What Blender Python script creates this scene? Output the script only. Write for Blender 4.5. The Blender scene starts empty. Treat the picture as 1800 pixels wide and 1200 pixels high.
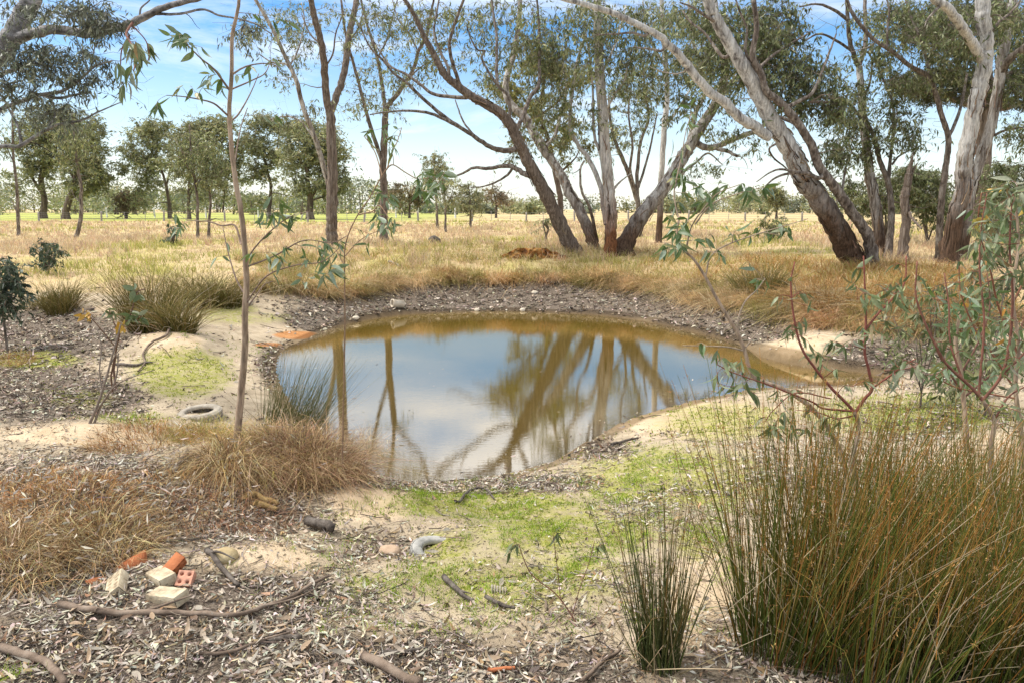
import bpy, math, random
import numpy as np
from mathutils import Matrix, Vector

random.seed(7)
rng = np.random.default_rng(7)
scene = bpy.context.scene
COL = scene.collection
R = math.radians

# ------------------------------------------------------------------ camera
PITCH = math.atan(234 / 1300.0)
CAM = np.array([0.0, 0.0, 1.7])
cam_d = bpy.data.cameras.new("camera")
cam_d.sensor_width = 36.0
cam_d.lens = 26.0
cam_d.clip_start = 0.1
cam_d.clip_end = 3000
cam = bpy.data.objects.new("camera", cam_d)
COL.objects.link(cam)
cam.location = CAM
cam.rotation_euler = (math.pi / 2 - PITCH, 0, 0)
scene.camera = cam

# ------------------------------------------------------------------ world, sun, exposure
SUN_EL, SUN_AZ = 58.0, 275.0      # azimuth clockwise from +Y: high on the left
world = bpy.data.worlds.new("World")
scene.world = world
world.use_nodes = True
wn, wl = world.node_tree.nodes, world.node_tree.links
wn.clear()
w_out = wn.new("ShaderNodeOutputWorld")
w_bg = wn.new("ShaderNodeBackground")
w_sky = wn.new("ShaderNodeTexSky")
w_sky.sky_type = 'NISHITA'
w_sky.sun_disc = False
w_sky.sun_elevation = R(SUN_EL)
w_sky.sun_rotation = R(SUN_AZ)
w_sky.air_density = 1.0
w_sky.dust_density = 0.6
w_sky.ozone_density = 3.0
w_hsv = wn.new("ShaderNodeHueSaturation")
w_hsv.inputs['Saturation'].default_value = 1.45
w_hsv.inputs['Value'].default_value = 1.0
wl.new(w_sky.outputs[0], w_hsv.inputs['Color'])
# thin streaky cirrus and a milky horizon
w_tc = wn.new("ShaderNodeTexCoord")
w_map = wn.new("ShaderNodeMapping")
w_map.inputs['Scale'].default_value = (1.6, 1.6, 9.0)
w_map.inputs['Rotation'].default_value = (0.0, R(5), R(20))
w_noise = wn.new("ShaderNodeTexNoise")
w_noise.inputs['Scale'].default_value = 2.2
w_noise.inputs['Detail'].default_value = 9.0
w_noise.inputs['Roughness'].default_value = 0.62
w_noise.inputs['Distortion'].default_value = 0.4
w_ramp = wn.new("ShaderNodeValToRGB")
w_ramp.color_ramp.elements[0].position = 0.44
w_ramp.color_ramp.elements[1].position = 0.80
wl.new(w_tc.outputs['Generated'], w_map.inputs['Vector'])
wl.new(w_map.outputs[0], w_noise.inputs['Vector'])
w_sep = wn.new("ShaderNodeSeparateXYZ")
wl.new(w_tc.outputs['Generated'], w_sep.inputs[0])
w_hr = wn.new("ShaderNodeMapRange")
w_hr.inputs['From Min'].default_value = 0.0
w_hr.inputs['From Max'].default_value = 0.24
w_hr.inputs['To Min'].default_value = 0.55
w_hr.inputs['To Max'].default_value = 0.0
wl.new(w_sep.outputs['Z'], w_hr.inputs['Value'])
w_max = wn.new("ShaderNodeMath"); w_max.operation = 'MAXIMUM'
w_cm = wn.new("ShaderNodeMath"); w_cm.operation = 'MULTIPLY'; w_cm.inputs[1].default_value = 0.85
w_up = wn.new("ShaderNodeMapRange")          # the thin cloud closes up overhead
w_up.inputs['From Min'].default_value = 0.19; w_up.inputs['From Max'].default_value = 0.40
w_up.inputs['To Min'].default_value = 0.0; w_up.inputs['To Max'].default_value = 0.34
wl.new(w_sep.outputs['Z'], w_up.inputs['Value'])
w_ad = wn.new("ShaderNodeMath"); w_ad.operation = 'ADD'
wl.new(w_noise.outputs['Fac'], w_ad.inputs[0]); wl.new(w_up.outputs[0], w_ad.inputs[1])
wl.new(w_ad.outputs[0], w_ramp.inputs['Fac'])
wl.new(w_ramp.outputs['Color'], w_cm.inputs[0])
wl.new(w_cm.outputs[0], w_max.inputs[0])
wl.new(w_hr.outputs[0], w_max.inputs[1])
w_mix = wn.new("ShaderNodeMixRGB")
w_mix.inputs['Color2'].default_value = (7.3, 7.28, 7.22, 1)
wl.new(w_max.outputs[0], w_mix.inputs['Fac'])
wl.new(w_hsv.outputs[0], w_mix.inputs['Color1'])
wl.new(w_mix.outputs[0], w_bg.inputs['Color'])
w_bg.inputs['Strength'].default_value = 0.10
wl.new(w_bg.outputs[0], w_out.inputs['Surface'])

sun_d = bpy.data.lights.new("sun", 'SUN')
sun_d.energy = 2.6
sun_d.angle = R(18)
sun_d.color = (1.0, 0.95, 0.87)
sun = bpy.data.objects.new("sun", sun_d)
COL.objects.link(sun)
_sd = Vector((math.sin(R(SUN_AZ)) * math.cos(R(SUN_EL)), math.cos(R(SUN_AZ)) * math.cos(R(SUN_EL)), math.sin(R(SUN_EL))))
sun.rotation_euler = (-_sd).to_track_quat('-Z', 'Y').to_euler()
sun.location = (0, 0, 30)

scene.view_settings.view_transform = 'Standard'
scene.view_settings.look = 'None'
scene.view_settings.gamma = 1.0
scene.view_settings.exposure = 0.93
scene.view_settings.use_curve_mapping = False
scene.render.engine = 'CYCLES'
scene.cycles.max_bounces = 5
scene.cycles.diffuse_bounces = 2
scene.cycles.glossy_bounces = 2
scene.cycles.transmission_bounces = 3
scene.cycles.transparent_max_bounces = 5
scene.cycles.use_adaptive_sampling = True
scene.cycles.adaptive_threshold = 0.02
scene.cycles.use_denoising = True

# ------------------------------------------------------------------ geometry helpers
CP, SP = math.cos(PITCH), math.sin(PITCH)

def ray(px, py):
    u = (np.asarray(px, float) - 900) / 1300
    v = (600 - np.asarray(py, float)) / 1300
    return np.stack([u + 0 * v, CP + v * SP + 0 * u, -SP + v * CP + 0 * u], -1)

def at(px, py, y):
    """world point on the sight line of a photo pixel at forward distance y (metres)"""
    d = ray(px, py)
    return CAM + d * (np.asarray(y, float) / d[..., 1])[..., None]

def onz(px, py, z):
    d = ray(px, py)
    return CAM + d * ((z - CAM[2]) / d[..., 2])[..., None]

def project(p):
    q = p - CAM
    f = q[..., 1] * CP - q[..., 2] * SP
    up = q[..., 1] * SP + q[..., 2] * CP
    f = np.where(f < 0.05, 0.05, f)
    return 900 + 1300 * q[..., 0] / f, 600 - 1300 * up / f

def sstep(a, b, x):
    t = np.clip((x - a) / (b - a), 0, 1)
    return t * t * (3 - 2 * t)

_perm = np.random.default_rng(3).random((256, 256))
def vnoise(x, y):
    xi = np.floor(x).astype(int); yi = np.floor(y).astype(int)
    fx = x - xi; fy = y - yi
    fx = fx * fx * (3 - 2 * fx); fy = fy * fy * (3 - 2 * fy)
    g = lambda a, b: _perm[a & 255, b & 255]
    return (g(xi, yi) * (1 - fx) + g(xi + 1, yi) * fx) * (1 - fy) + (g(xi, yi + 1) * (1 - fx) + g(xi + 1, yi + 1) * fx) * fy
def fbm(x, y, o=4):
    s = 0; a = 0.5; t = 0
    for k in range(o):
        s = s + a * vnoise(x * 2 ** k + 17.3 * k, y * 2 ** k + 5.1 * k); t += a; a *= 0.55
    return s / t

def norm(v):
    return v / np.maximum(np.linalg.norm(v, axis=-1, keepdims=True), 1e-9)

def props(o, label=None, cat=None, group=None, kind=None):
    if label: o['label'] = label
    if cat: o['category'] = cat
    if group: o['group'] = group
    if kind: o['kind'] = kind
    return o

def empty(name, loc, label=None, cat=None, group=None):
    o = bpy.data.objects.new(name, None)
    COL.objects.link(o)
    o.location = tuple(float(v) for v in loc)
    o.empty_display_size = 0.1
    return props(o, label, cat, group)

class MB:
    """collects vertices, quads, tris and vertex colours; build() links one mesh object"""
    def __init__(s):
        s.v = []; s.q = []; s.t = []; s.c = []; s.n = 0; s.smooth = False
    def add(s, v, q=None, t=None, c=None):
        v = np.asarray(v, float).reshape(-1, 3)
        s.v.append(v)
        if q is not None and len(q): s.q.append(np.asarray(q, int).reshape(-1, 4) + s.n)
        if t is not None and len(t): s.t.append(np.asarray(t, int).reshape(-1, 3) + s.n)
        if c is None: c = (0.5, 0.5, 0.5)
        c = np.broadcast_to(np.asarray(c, float), (len(v), 3))
        s.c.append(c)
        s.n += len(v)
    def mesh(s, name, mat, origin=None, smooth=False):
        v = np.concatenate(s.v) if s.v else np.zeros((0, 3))
        if origin is not None: v = v - np.asarray(origin, float)
        q = np.concatenate(s.q) if s.q else np.zeros((0, 4), int)
        t = np.concatenate(s.t) if s.t else np.zeros((0, 3), int)
        c = np.concatenate(s.c)
        me = bpy.data.meshes.new(name)
        me.vertices.add(len(v)); me.vertices.foreach_set('co', v.astype(np.float32).ravel())
        nl = 4 * len(q) + 3 * len(t)
        me.loops.add(nl)
        me.loops.foreach_set('vertex_index', np.concatenate([q.ravel(), t.ravel()]).astype(np.int32))
        me.polygons.add(len(q) + len(t))
        st = np.concatenate([np.arange(len(q)) * 4, 4 * len(q) + np.arange(len(t)) * 3]).astype(np.int32)
        me.polygons.foreach_set('loop_start', st)
        if smooth:
            me.polygons.foreach_set('use_smooth', np.ones(len(q) + len(t), bool))
        a = me.attributes.new('col', 'FLOAT_COLOR', 'POINT')
        a.data.foreach_set('color', np.concatenate([c, np.ones((len(c), 1))], 1).astype(np.float32).ravel())
        me.materials.append(mat)
        me.update(calc_edges=True)
        return me
    def build(s, name, mat, parent=None, smooth=False):
        org = np.array(parent.location) if parent is not None else None
        if parent is not None and parent.parent is not None:
            org = org + np.array(parent.parent.location)
        me = s.mesh(name, mat, org, smooth)
        o = bpy.data.objects.new(name, me)
        COL.objects.link(o)
        o.parent = parent
        return o

def tubes(mb, P, Rr, S=6, col=(0.5, 0.5, 0.5), rough=0.0, cap=True, knots=0, flare=0.0):
    """P (M,K,3) polylines, Rr (M,K) radii -> M tubes"""
    P = np.asarray(P, float); Rr = np.asarray(Rr, float)
    if P.ndim == 2: P = P[None]; Rr = Rr[None]
    M, K, _ = P.shape
    T = np.gradient(P, axis=1); T = norm(T)
    mean = norm(P[:, -1] - P[:, 0])
    ref = np.where(np.abs(mean[:, 2:3]) > 0.8, np.array([[0.95, 0.2, 0.1]]), np.array([[0.12, 0.1, 0.98]]))
    ref = np.broadcast_to(ref[:, None, :], P.shape)
    A = norm(np.cross(T, ref)); B = np.cross(T, A)
    ang = np.linspace(0, 2 * np.pi, S, endpoint=False)
    rr = Rr[:, :, None] * np.ones(S)
    if rough > 0:
        lobes = rng.normal(0, 1, (M, 1, S)) * 0.5 + rng.normal(0, 1, (M, K, S)) * 0.5
        rr = rr * (1 + rough * lobes)
    for _ in range(knots):
        kk, ss = rng.integers(4, max(5, K - 2)), rng.integers(0, S); g = rng.uniform(.14, .34)
        for dk in (-1, 0, 1):
            for ds in (-1, 0, 1):
                if 0 <= kk + dk < K: rr[0, kk + dk, (ss + ds) % S] *= 1 + g * (1 if (dk == 0 and ds == 0) else .35)
    if flare > 0:
        ph = rng.uniform(0, 6.28); lob = np.maximum(0, np.sin(3 * ang + ph) + .5 * np.sin(5 * ang + 2 * ph))
        for k in range(min(7, K)): rr[0, k] *= 1 + flare * lob * (1 - k / 7) ** 1.5
    V = P[:, :, None, :] + rr[..., None] * (np.cos(ang)[None, None, :, None] * A[:, :, None, :] + np.sin(ang)[None, None, :, None] * B[:, :, None, :])
    idx = np.arange(M * K * S).reshape(M, K, S)
    a = idx[:, :-1, :]; b = np.roll(a, -1, 2); d = idx[:, 1:, :]; c = np.roll(d, -1, 2)
    q = np.stack([a, b, c, d], -1).reshape(-1, 4)
    col = np.asarray(col, float)
    if col.ndim == 2: col = np.repeat(col, K * S, 0)
    if col.ndim == 3: col = np.repeat(col.reshape(-1, 3), S, 0)
    t = None
    if cap and S > 3:
        t = np.concatenate([np.stack([idx[:, e, 0][:, None] + 0 * idx[:, e, 1:-1], idx[:, e, 1:-1], idx[:, e, 2:]], -1).reshape(-1, 3) for e in (0, K - 1)])
    mb.add(V.reshape(-1, 3), q, t, col)

def spline(p, n):
    """Catmull-Rom through rows of p (any columns), n samples"""
    p = np.asarray(p, float)
    if len(p) == 2: return p[0] + (p[1] - p[0]) * np.linspace(0, 1, n)[:, None]
    q = np.vstack([2 * p[0] - p[1], p, 2 * p[-1] - p[-2]])
    u = np.linspace(0, len(p) - 1 - 1e-9, n); i = u.astype(int); f = (u - i)[:, None]
    a, b, c, d = q[i], q[i + 1], q[i + 2], q[i + 3]
    return 0.5 * (2 * b + (c - a) * f + (2 * a - 5 * b + 4 * c - d) * f ** 2 + (3 * b - a - 3 * c + d) * f ** 3)

def leaves(mb, C, D, L, Wd, col, fold=0.25):
    """kite shaped leaves: centre-base C, direction D, length L, width Wd"""
    n = len(C)
    rnd = norm(rng.normal(0, 1, (n, 3)))
    S = norm(np.cross(D, rnd)); N = np.cross(D, S)
    L = L[:, None]; Wd = Wd[:, None]
    v = np.stack([C, C + D * L * 0.42 + S * Wd * 0.5 + N * Wd * fold, C + D * L - N * L * 0.08, C + D * L * 0.42 - S * Wd * 0.5 + N * Wd * fold], 1)
    mb.add(v.reshape(-1, 3), np.arange(4 * n).reshape(n, 4), None, np.repeat(col, 4, 0))

def blades(mb, B, D, L, Wd, bend, col, col2=None, K=4, side=None):
    """grass ribbons: base B, start direction D, length L, bending over towards 'bend' vectors"""
    n = len(B)
    s = np.linspace(0, 1, K)
    P = B[:, None] + D[:, None] * (L[:, None] * s)[..., None] + bend[:, None] * (L[:, None] * s ** 2)[..., None]
    if side is None:
        a = rng.uniform(0, 2 * np.pi, n)
        side = np.stack([np.cos(a), np.sin(a), 0 * a], -1)
    w = (Wd[:, None] * (1 - s ** 1.5) * 0.5)[..., None]
    Lf = P + side[:, None] * w; Rt = P - side[:, None] * w
    V = np.concatenate([Lf[:, :-1], Rt[:, :-1], P[:, -1:]], 1)
    m = 2 * (K - 1) + 1
    base = (np.arange(n) * m)[:, None]
    q = []
    for k in range(K - 2):
        q.append(np.concatenate([base + k, base + k + K - 1, base + k + K, base + k + 1], 1))
    t = np.concatenate([base + K - 2, base + 2 * K - 3, base + 2 * K - 2], 1)
    if col2 is None: c = np.repeat(col, m, 0)
    else:
        f = np.concatenate([s[:-1], s[:-1], s[-1:]])[None, :, None]
        c = (col[:, None] * (1 - f) + col2[:, None] * f).reshape(-1, 3)
    mb.add(V.reshape(-1, 3), np.concatenate(q) if q else None, t, c)

def pick(pal, n, jit=0.12):
    pal = np.asarray(pal, float)
    c = pal[rng.integers(0, len(pal), n)]
    return np.clip(c * (1 + rng.normal(0, jit, (n, 1))) * (1 + rng.normal(0, jit * 0.3, (n, 3))), 0.005, 0.95)

# ------------------------------------------------------------------ materials
def new_mat(name):
    m = bpy.data.materials.new(name); m.use_nodes = True
    nt = m.node_tree; nt.nodes.clear()
    out = nt.nodes.new("ShaderNodeOutputMaterial")
    return m, nt.nodes, nt.links, out

def noise(N, L, scale, detail=5, rough=0.6, mscale=None, coord='Object', rot=None):
    tc = N.new("ShaderNodeTexCoord"); mp = N.new("ShaderNodeMapping")
    if mscale: mp.inputs['Scale'].default_value = mscale
    if rot: mp.inputs['Rotation'].default_value = rot
    L.new(tc.outputs[coord], mp.inputs['Vector'])
    t = N.new("ShaderNodeTexNoise")
    t.inputs['Scale'].default_value = scale; t.inputs['Detail'].default_value = detail; t.inputs['Roughness'].default_value = rough
    L.new(mp.outputs[0], t.inputs['Vector'])
    return t

def ramp(N, L, fac, stops):
    r = N.new("ShaderNodeValToRGB")
    e = r.color_ramp.elements
    e[0].position = stops[0][0]; e[0].color = (*stops[0][1], 1)
    e[1].position = stops[1][0]; e[1].color = (*stops[1][1], 1)
    for p, c in stops[2:]:
        k = e.new(p); k.color = (*c, 1)
    L.new(fac, r.inputs['Fac'])
    return r

def mixc(N, L, fac, a, b, mode='MIX'):
    m = N.new("ShaderNodeMixRGB"); m.blend_type = mode
    for s, k in ((fac, 'Fac'), (a, 'Color1'), (b, 'Color2')):
        if hasattr(s, 'is_linked') or hasattr(s, 'links'): L.new(s, m.inputs[k])
        elif k == 'Fac': m.inputs[k].default_value = s
        else: m.inputs[k].default_value = (*s, 1) if len(s) == 3 else s
    return m.outputs[0]

def vcol_mat(name, rough=0.6, spec=0.3, transl=0.0, var=0.25, nscale=6.0, objrand=False):
    m, N, L, out = new_mat(name)
    at_ = N.new("ShaderNodeAttribute"); at_.attribute_name = 'col'
    nz = noise(N, L, nscale, 3)
    r = ramp(N, L, nz.outputs['Fac'], [(0.3, (1 - var,) * 3), (0.7, (1 + var,) * 3)])
    c = mixc(N, L, 1.0, at_.outputs['Color'], r.outputs[0], 'MULTIPLY')
    b = N.new("ShaderNodeBsdfPrincipled")
    L.new(c, b.inputs['Base Color']); b.inputs['Roughness'].default_value = rough
    b.inputs['Specular IOR Level'].default_value = spec
    if transl > 0:
        t = N.new("ShaderNodeBsdfTranslucent"); L.new(c, t.inputs['Color'])
        mx = N.new("ShaderNodeMixShader"); mx.inputs[0].default_value = transl
        L.new(b.outputs[0], mx.inputs[1]); L.new(t.outputs[0], mx.inputs[2]); L.new(mx.outputs[0], out.inputs[0])
    else:
        L.new(b.outputs[0], out.inputs[0])
    return m

M = {}
M['leaf'] = vcol_mat("gum_leaf", 0.45, 0.45, 0.32, 0.15)
M['grass'] = vcol_mat("grass_blade", 0.7, 0.2, 0.3, 0.2, 2.0)
M['rush'] = vcol_mat("rush_stem", 0.55, 0.3, 0.15, 0.15, 3.0)
M['litter'] = vcol_mat("dry_leaf", 0.75, 0.2, 0.1, 0.2, 25.0)
M['twig'] = vcol_mat("dry_twig", 0.85, 0.1, 0.0, 0.3, 30.0)

def bark_mat(name, stops, mscale=(3.4, 3.4, 0.55), scale=1.6, base=None, base_z=(0.6, 2.2), bump=0.8, fine=(15, 15, 1.6)):
    m, N, L, out = new_mat(name)
    n1 = noise(N, L, scale, 7, 0.62, mscale)
    n1.inputs['Distortion'].default_value = 0.5
    r1 = ramp(N, L, n1.outputs['Fac'], stops)
    n2 = noise(N, L, 1.5, 6, 0.7, fine)
    r2 = ramp(N, L, n2.outputs['Fac'], [(0.34, (0.46,) * 3), (0.58, (1.12,) * 3)])
    c = mixc(N, L, 1.0, r1.outputs[0], r2.outputs[0], 'MULTIPLY')
    if base:
        tc = N.new("ShaderNodeTexCoord"); sx = N.new("ShaderNodeSeparateXYZ"); L.new(tc.outputs['Object'], sx.inputs[0])
        nz = noise(N, L, 1.1, 4, 0.6, (3, 3, 0.5))
        ad = N.new("ShaderNodeMath"); ad.operation = 'MULTIPLY_ADD'; ad.inputs[1].default_value = -2.6; 
        L.new(nz.outputs['Fac'], ad.inputs[0]); L.new(sx.outputs['Z'], ad.inputs[2])
        mr = N.new("ShaderNodeMapRange"); mr.inputs['From Min'].default_value = base_z[0] - 1.3; mr.inputs['From Max'].default_value = base_z[1] - 1.3
        mr.inputs['To Min'].default_value = 1.0; mr.inputs['To Max'].default_value = 0.0
        L.new(ad.outputs[0], mr.inputs['Value'])
        rb = ramp(N, L, n2.outputs['Fac'], base)
        c = mixc(N, L, mr.outputs[0], c, rb.outputs[0])
    b = N.new("ShaderNodeBsdfPrincipled"); L.new(c, b.inputs['Base Color'])
    b.inputs['Roughness'].default_value = 0.85; b.inputs['Specular IOR Level'].default_value = 0.15
    bp = N.new("ShaderNodeBump"); bp.inputs['Strength'].default_value = bump; bp.inputs['Distance'].default_value = 0.04
    L.new(n2.outputs['Fac'], bp.inputs['Height']); L.new(bp.outputs[0], b.inputs['Normal'])
    L.new(b.outputs[0], out.inputs[0])
    return m

_dark_base = [(0.35, (0.035, 0.024, 0.017)), (0.65, (0.17, 0.105, 0.07))]
M['bark_pale'] = bark_mat("pale_gum_bark", [(0.34, (0.15, 0.13, 0.12)), (0.42, (0.38, 0.355, 0.33)), (0.52, (0.56, 0.535, 0.50)), (0.75, (0.68, 0.66, 0.63))], base=_dark_base, base_z=(1.3, 3.6))
M['bark_rust'] = bark_mat("rust_based_gum_bark", [(0.32, (0.22, 0.17, 0.14)), (0.45, (0.47, 0.42, 0.37)), (0.6, (0.62, 0.58, 0.54))], base=[(0.35, (0.06, 0.025, 0.012)), (0.65, (0.30, 0.13, 0.06))], base_z=(0.8, 2.8))
M['bark_rough'] = bark_mat("rough_brown_bark", [(0.3, (0.08, 0.06, 0.048)), (0.5, (0.20, 0.155, 0.125)), (0.72, (0.36, 0.30, 0.25))], mscale=(9, 9, 0.8), bump=1.0, fine=(26, 26, 1.6))
M['bark_mottled'] = bark_mat("mottled_gum_bark", [(0.34, (0.12, 0.095, 0.08)), (0.45, (0.29, 0.25, 0.215)), (0.54, (0.48, 0.445, 0.41)), (0.7, (0.60, 0.575, 0.545))], base=_dark_base, base_z=(0.6, 2.4))
M['bark_limb'] = bark_mat("grey_limb_bark", [(0.34, (0.06, 0.045, 0.036)), (0.5, (0.18, 0.145, 0.12)), (0.7, (0.36, 0.32, 0.28))], mscale=(6, 6, 2), bump=0.5)
M['bark_silver'] = bark_mat("silver_limb_bark", [(0.3, (0.09, 0.08, 0.075)), (0.48, (0.24, 0.225, 0.215)), (0.7, (0.42, 0.40, 0.39))], mscale=(3, 3, 5), bump=0.7, fine=(9, 9, 14))
M['bark_sapling'] = bark_mat("tan_sapling_bark", [(0.3, (0.22, 0.155, 0.11)), (0.5, (0.40, 0.29, 0.205)), (0.7, (0.50, 0.385, 0.285))], mscale=(14, 14, 3), bump=0.3)
M['bark_far'] = bark_mat("far_trunk_bark", [(0.35, (0.07, 0.05, 0.04)), (0.6, (0.20, 0.15, 0.12))], mscale=(2, 2, 0.4), bump=0.3)

def obj_leaf_mat(name, stops, under):
    m, N, L, out = new_mat(name)
    oi = N.new("ShaderNodeObjectInfo")
    r = ramp(N, L, oi.outputs['Random'], stops)
    nz = noise(N, L, 7.0, 4, 0.6)
    r2 = ramp(N, L, nz.outputs['Fac'], [(0.3, (0.72, 0.72, 0.72)), (0.7, (1.15, 1.15, 1.15))])
    c = mixc(N, L, 1.0, r.outputs[0], r2.outputs[0], 'MULTIPLY')
    b = N.new("ShaderNodeBsdfPrincipled"); L.new(c, b.inputs['Base Color'])
    b.inputs['Roughness'].default_value = 0.42; b.inputs['Specular IOR Level'].default_value = 0.4
    t = N.new("ShaderNodeBsdfTranslucent"); t.inputs['Color'].default_value = (*under, 1)
    mx = N.new("ShaderNodeMixShader"); mx.inputs[0].default_value = 0.25
    L.new(b.outputs[0], mx.inputs[1]); L.new(t.outputs[0], mx.inputs[2]); L.new(mx.outputs[0], out.inputs[0])
    return m
M['near_leaf'] = obj_leaf_mat("near_gum_leaf", [(0.0, (0.045, 0.085, 0.03)), (0.35, (0.10, 0.16, 0.06)), (0.6, (0.17, 0.22, 0.13)), (0.85, (0.30, 0.36, 0.28)), (0.97, (0.32, 0.28, 0.10))], (0.16, 0.24, 0.05))
M['near_leaf_grey'] = obj_leaf_mat("near_grey_gum_leaf", [(0.0, (0.08, 0.11, 0.035)), (0.4, (0.145, 0.18, 0.07)), (0.75, (0.28, 0.315, 0.18)), (0.93, (0.36, 0.37, 0.26)), (1.0, (0.36, 0.18, 0.06))], (0.15, 0.2, 0.08))
M['dry_leaf_obj'] = obj_leaf_mat("fallen_dry_leaf", [(0.0, (0.34, 0.30, 0.24)), (0.3, (0.48, 0.43, 0.35)), (0.55, (0.40, 0.27, 0.16)), (0.8, (0.56, 0.49, 0.39)), (0.95, (0.20, 0.13, 0.085))], (0.2, 0.14, 0.08))
M['orange_leaf'] = obj_leaf_mat("orange_turning_leaf", [(0.0, (0.50, 0.22, 0.04)), (0.6, (0.55, 0.36, 0.06)), (1.0, (0.30, 0.32, 0.08))], (0.4, 0.2, 0.03))

def solid_mat(name, stops, scale=8.0, rough=0.85, bump=0.3, mscale=None, spec=0.2, dist=0.01):
    m, N, L, out = new_mat(name)
    n = noise(N, L, scale, 8, 0.65, mscale)
    r = ramp(N, L, n.outputs['Fac'], stops)
    b = N.new("ShaderNodeBsdfPrincipled"); L.new(r.outputs[0], b.inputs['Base Color'])
    b.inputs['Roughness'].default_value = rough; b.inputs['Specular IOR Level'].default_value = spec
    n2 = noise(N, L, scale * 6, 5, 0.7, mscale)
    bp = N.new("ShaderNodeBump"); bp.inputs['Strength'].default_value = bump; bp.inputs['Distance'].default_value = dist
    L.new(n2.outputs['Fac'], bp.inputs['Height']); L.new(bp.outputs[0], b.inputs['Normal'])
    L.new(b.outputs[0], out.inputs[0])
    return m
M['brick_red'] = solid_mat("red_brick", [(0.32, (0.22, 0.08, 0.045)), (0.42, (0.44, 0.15, 0.065)), (0.7, (0.56, 0.21, 0.09))], 10, bump=.6)
M['brick_pink'] = solid_mat("pink_brick", [(0.3, (0.52, 0.25, 0.17)), (0.7, (0.62, 0.33, 0.23))], 12)
M['brick_cream'] = solid_mat("cream_brick", [(0.34, (0.20, 0.15, 0.10)), (0.44, (0.46, 0.37, 0.25)), (0.6, (0.60, 0.51, 0.36)), (0.8, (0.68, 0.60, 0.46))], 9, bump=.7)
M['stone'] = solid_mat("pinkish_stone", [(0.3, (0.34, 0.23, 0.15)), (0.7, (0.56, 0.42, 0.30))], 6, bump=0.6)
M['sandstone'] = solid_mat("yellow_sandstone", [(0.3, (0.25, 0.18, 0.08)), (0.65, (0.55, 0.44, 0.26))], 5, bump=0.6)
M['pale_stone'] = solid_mat("pale_stone", [(0.3, (0.45, 0.37, 0.27)), (0.7, (0.72, 0.64, 0.52))], 6, bump=0.4)
M['tyre'] = solid_mat("dusty_rubber", [(0.32, (0.12, 0.10, 0.085)), (0.45, (0.33, 0.29, 0.235)), (0.68, (0.52, 0.46, 0.37))], 6, rough=0.9)
M['tyre_grey'] = solid_mat("grey_perished_rubber", [(0.32, (0.14, 0.14, 0.13)), (0.5, (0.36, 0.35, 0.32)), (0.75, (0.50, 0.48, 0.43))], 6, rough=0.9)
M['wood_dark'] = solid_mat("weathered_dark_wood", [(0.3, (0.03, 0.025, 0.02)), (0.5, (0.11, 0.09, 0.075)), (0.75, (0.24, 0.21, 0.18))], 6, bump=0.8, mscale=(3, 3, 3))
M['wood_brown'] = solid_mat("brown_branch_bark", [(0.3, (0.08, 0.055, 0.04)), (0.55, (0.21, 0.155, 0.115)), (0.75, (0.34, 0.27, 0.21))], 7, bump=0.7)
M['wood_post'] = solid_mat("grey_post_wood", [(0.3, (0.16, 0.14, 0.12)), (0.7, (0.44, 0.40, 0.35))], 5, mscale=(4, 4, 0.6))
M['post_white'] = solid_mat("white_post_paint", [(0.3, (0.55, 0.54, 0.5)), (0.7, (0.78, 0.77, 0.74))], 5)
M['wire'] = solid_mat("fence_wire", [(0.3, (0.16, 0.15, 0.14)), (0.7, (0.3, 0.29, 0.28))], 5, rough=0.5)
M['clay'] = solid_mat("orange_clay", [(0.36, (0.06, 0.026, 0.012)), (0.46, (0.30, 0.12, 0.035)), (0.57, (0.48, 0.24, 0.07)), (0.74, (0.60, 0.42, 0.20))], 3.4, bump=1.0, dist=0.05)
M['root'] = solid_mat("yellow_root", [(0.3, (0.16, 0.09, 0.03)), (0.6, (0.42, 0.29, 0.12))], 9, bump=0.8, mscale=(1, 1, 1))

# ------------------------------------------------------------------ terrain
ZW = -1.5
POND_PX = [(500, 690), (487, 650), (496, 618), (540, 596), (600, 572), (680, 556), (760, 550), (860, 547), (960, 549), (1060, 555), (1140, 566),
           (1220, 584), (1290, 602), (1322, 616), (1345, 628), (1400, 641), (1460, 649), (1530, 655), (1560, 664), (1530, 674), (1450, 676), (1390, 678), (1330, 681),
           (1270, 692), (1200, 707), (1130, 727), (1080, 747), (1030, 775), (985, 803), (930, 822), (850, 837), (760, 845), (700, 846), (655, 830), (605, 790), (545, 740)]
POND = onz([p[0] for p in POND_PX], [p[1] for p in POND_PX], ZW)[:, :2]
_pc = spline(np.vstack([POND, POND[:1]]), 161)[:-1]

def pond_sd(x, y):
    """signed distance to the pond outline, negative inside"""
    shp = np.shape(x); x = np.ravel(x).astype(float); y = np.ravel(y).astype(float)
    out = np.full(len(x), 50.0)
    near = (np.abs(x) < 18) & (y > 2) & (y < 36)
    X, Y = x[near], y[near]
    d2 = np.full(len(X), 1e9); ins = np.zeros(len(X), bool)
    A = _pc; B = np.roll(_pc, -1, 0)
    for a, b in zip(A, B):
        e = b - a; t = np.clip(((X - a[0]) * e[0] + (Y - a[1]) * e[1]) / (e @ e + 1e-12), 0, 1)
        d2 = np.minimum(d2, (X - a[0] - t * e[0]) ** 2 + (Y - a[1] - t * e[1]) ** 2)
        c = ((a[1] > Y) != (b[1] > Y)) & (X < (b[0] - a[0]) * (Y - a[1]) / (b[1] - a[1] + 1e-12) + a[0])
        ins ^= c
    out[near] = np.sqrt(d2) * np.where(ins, -1, 1)
    return out.reshape(shp)

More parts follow.
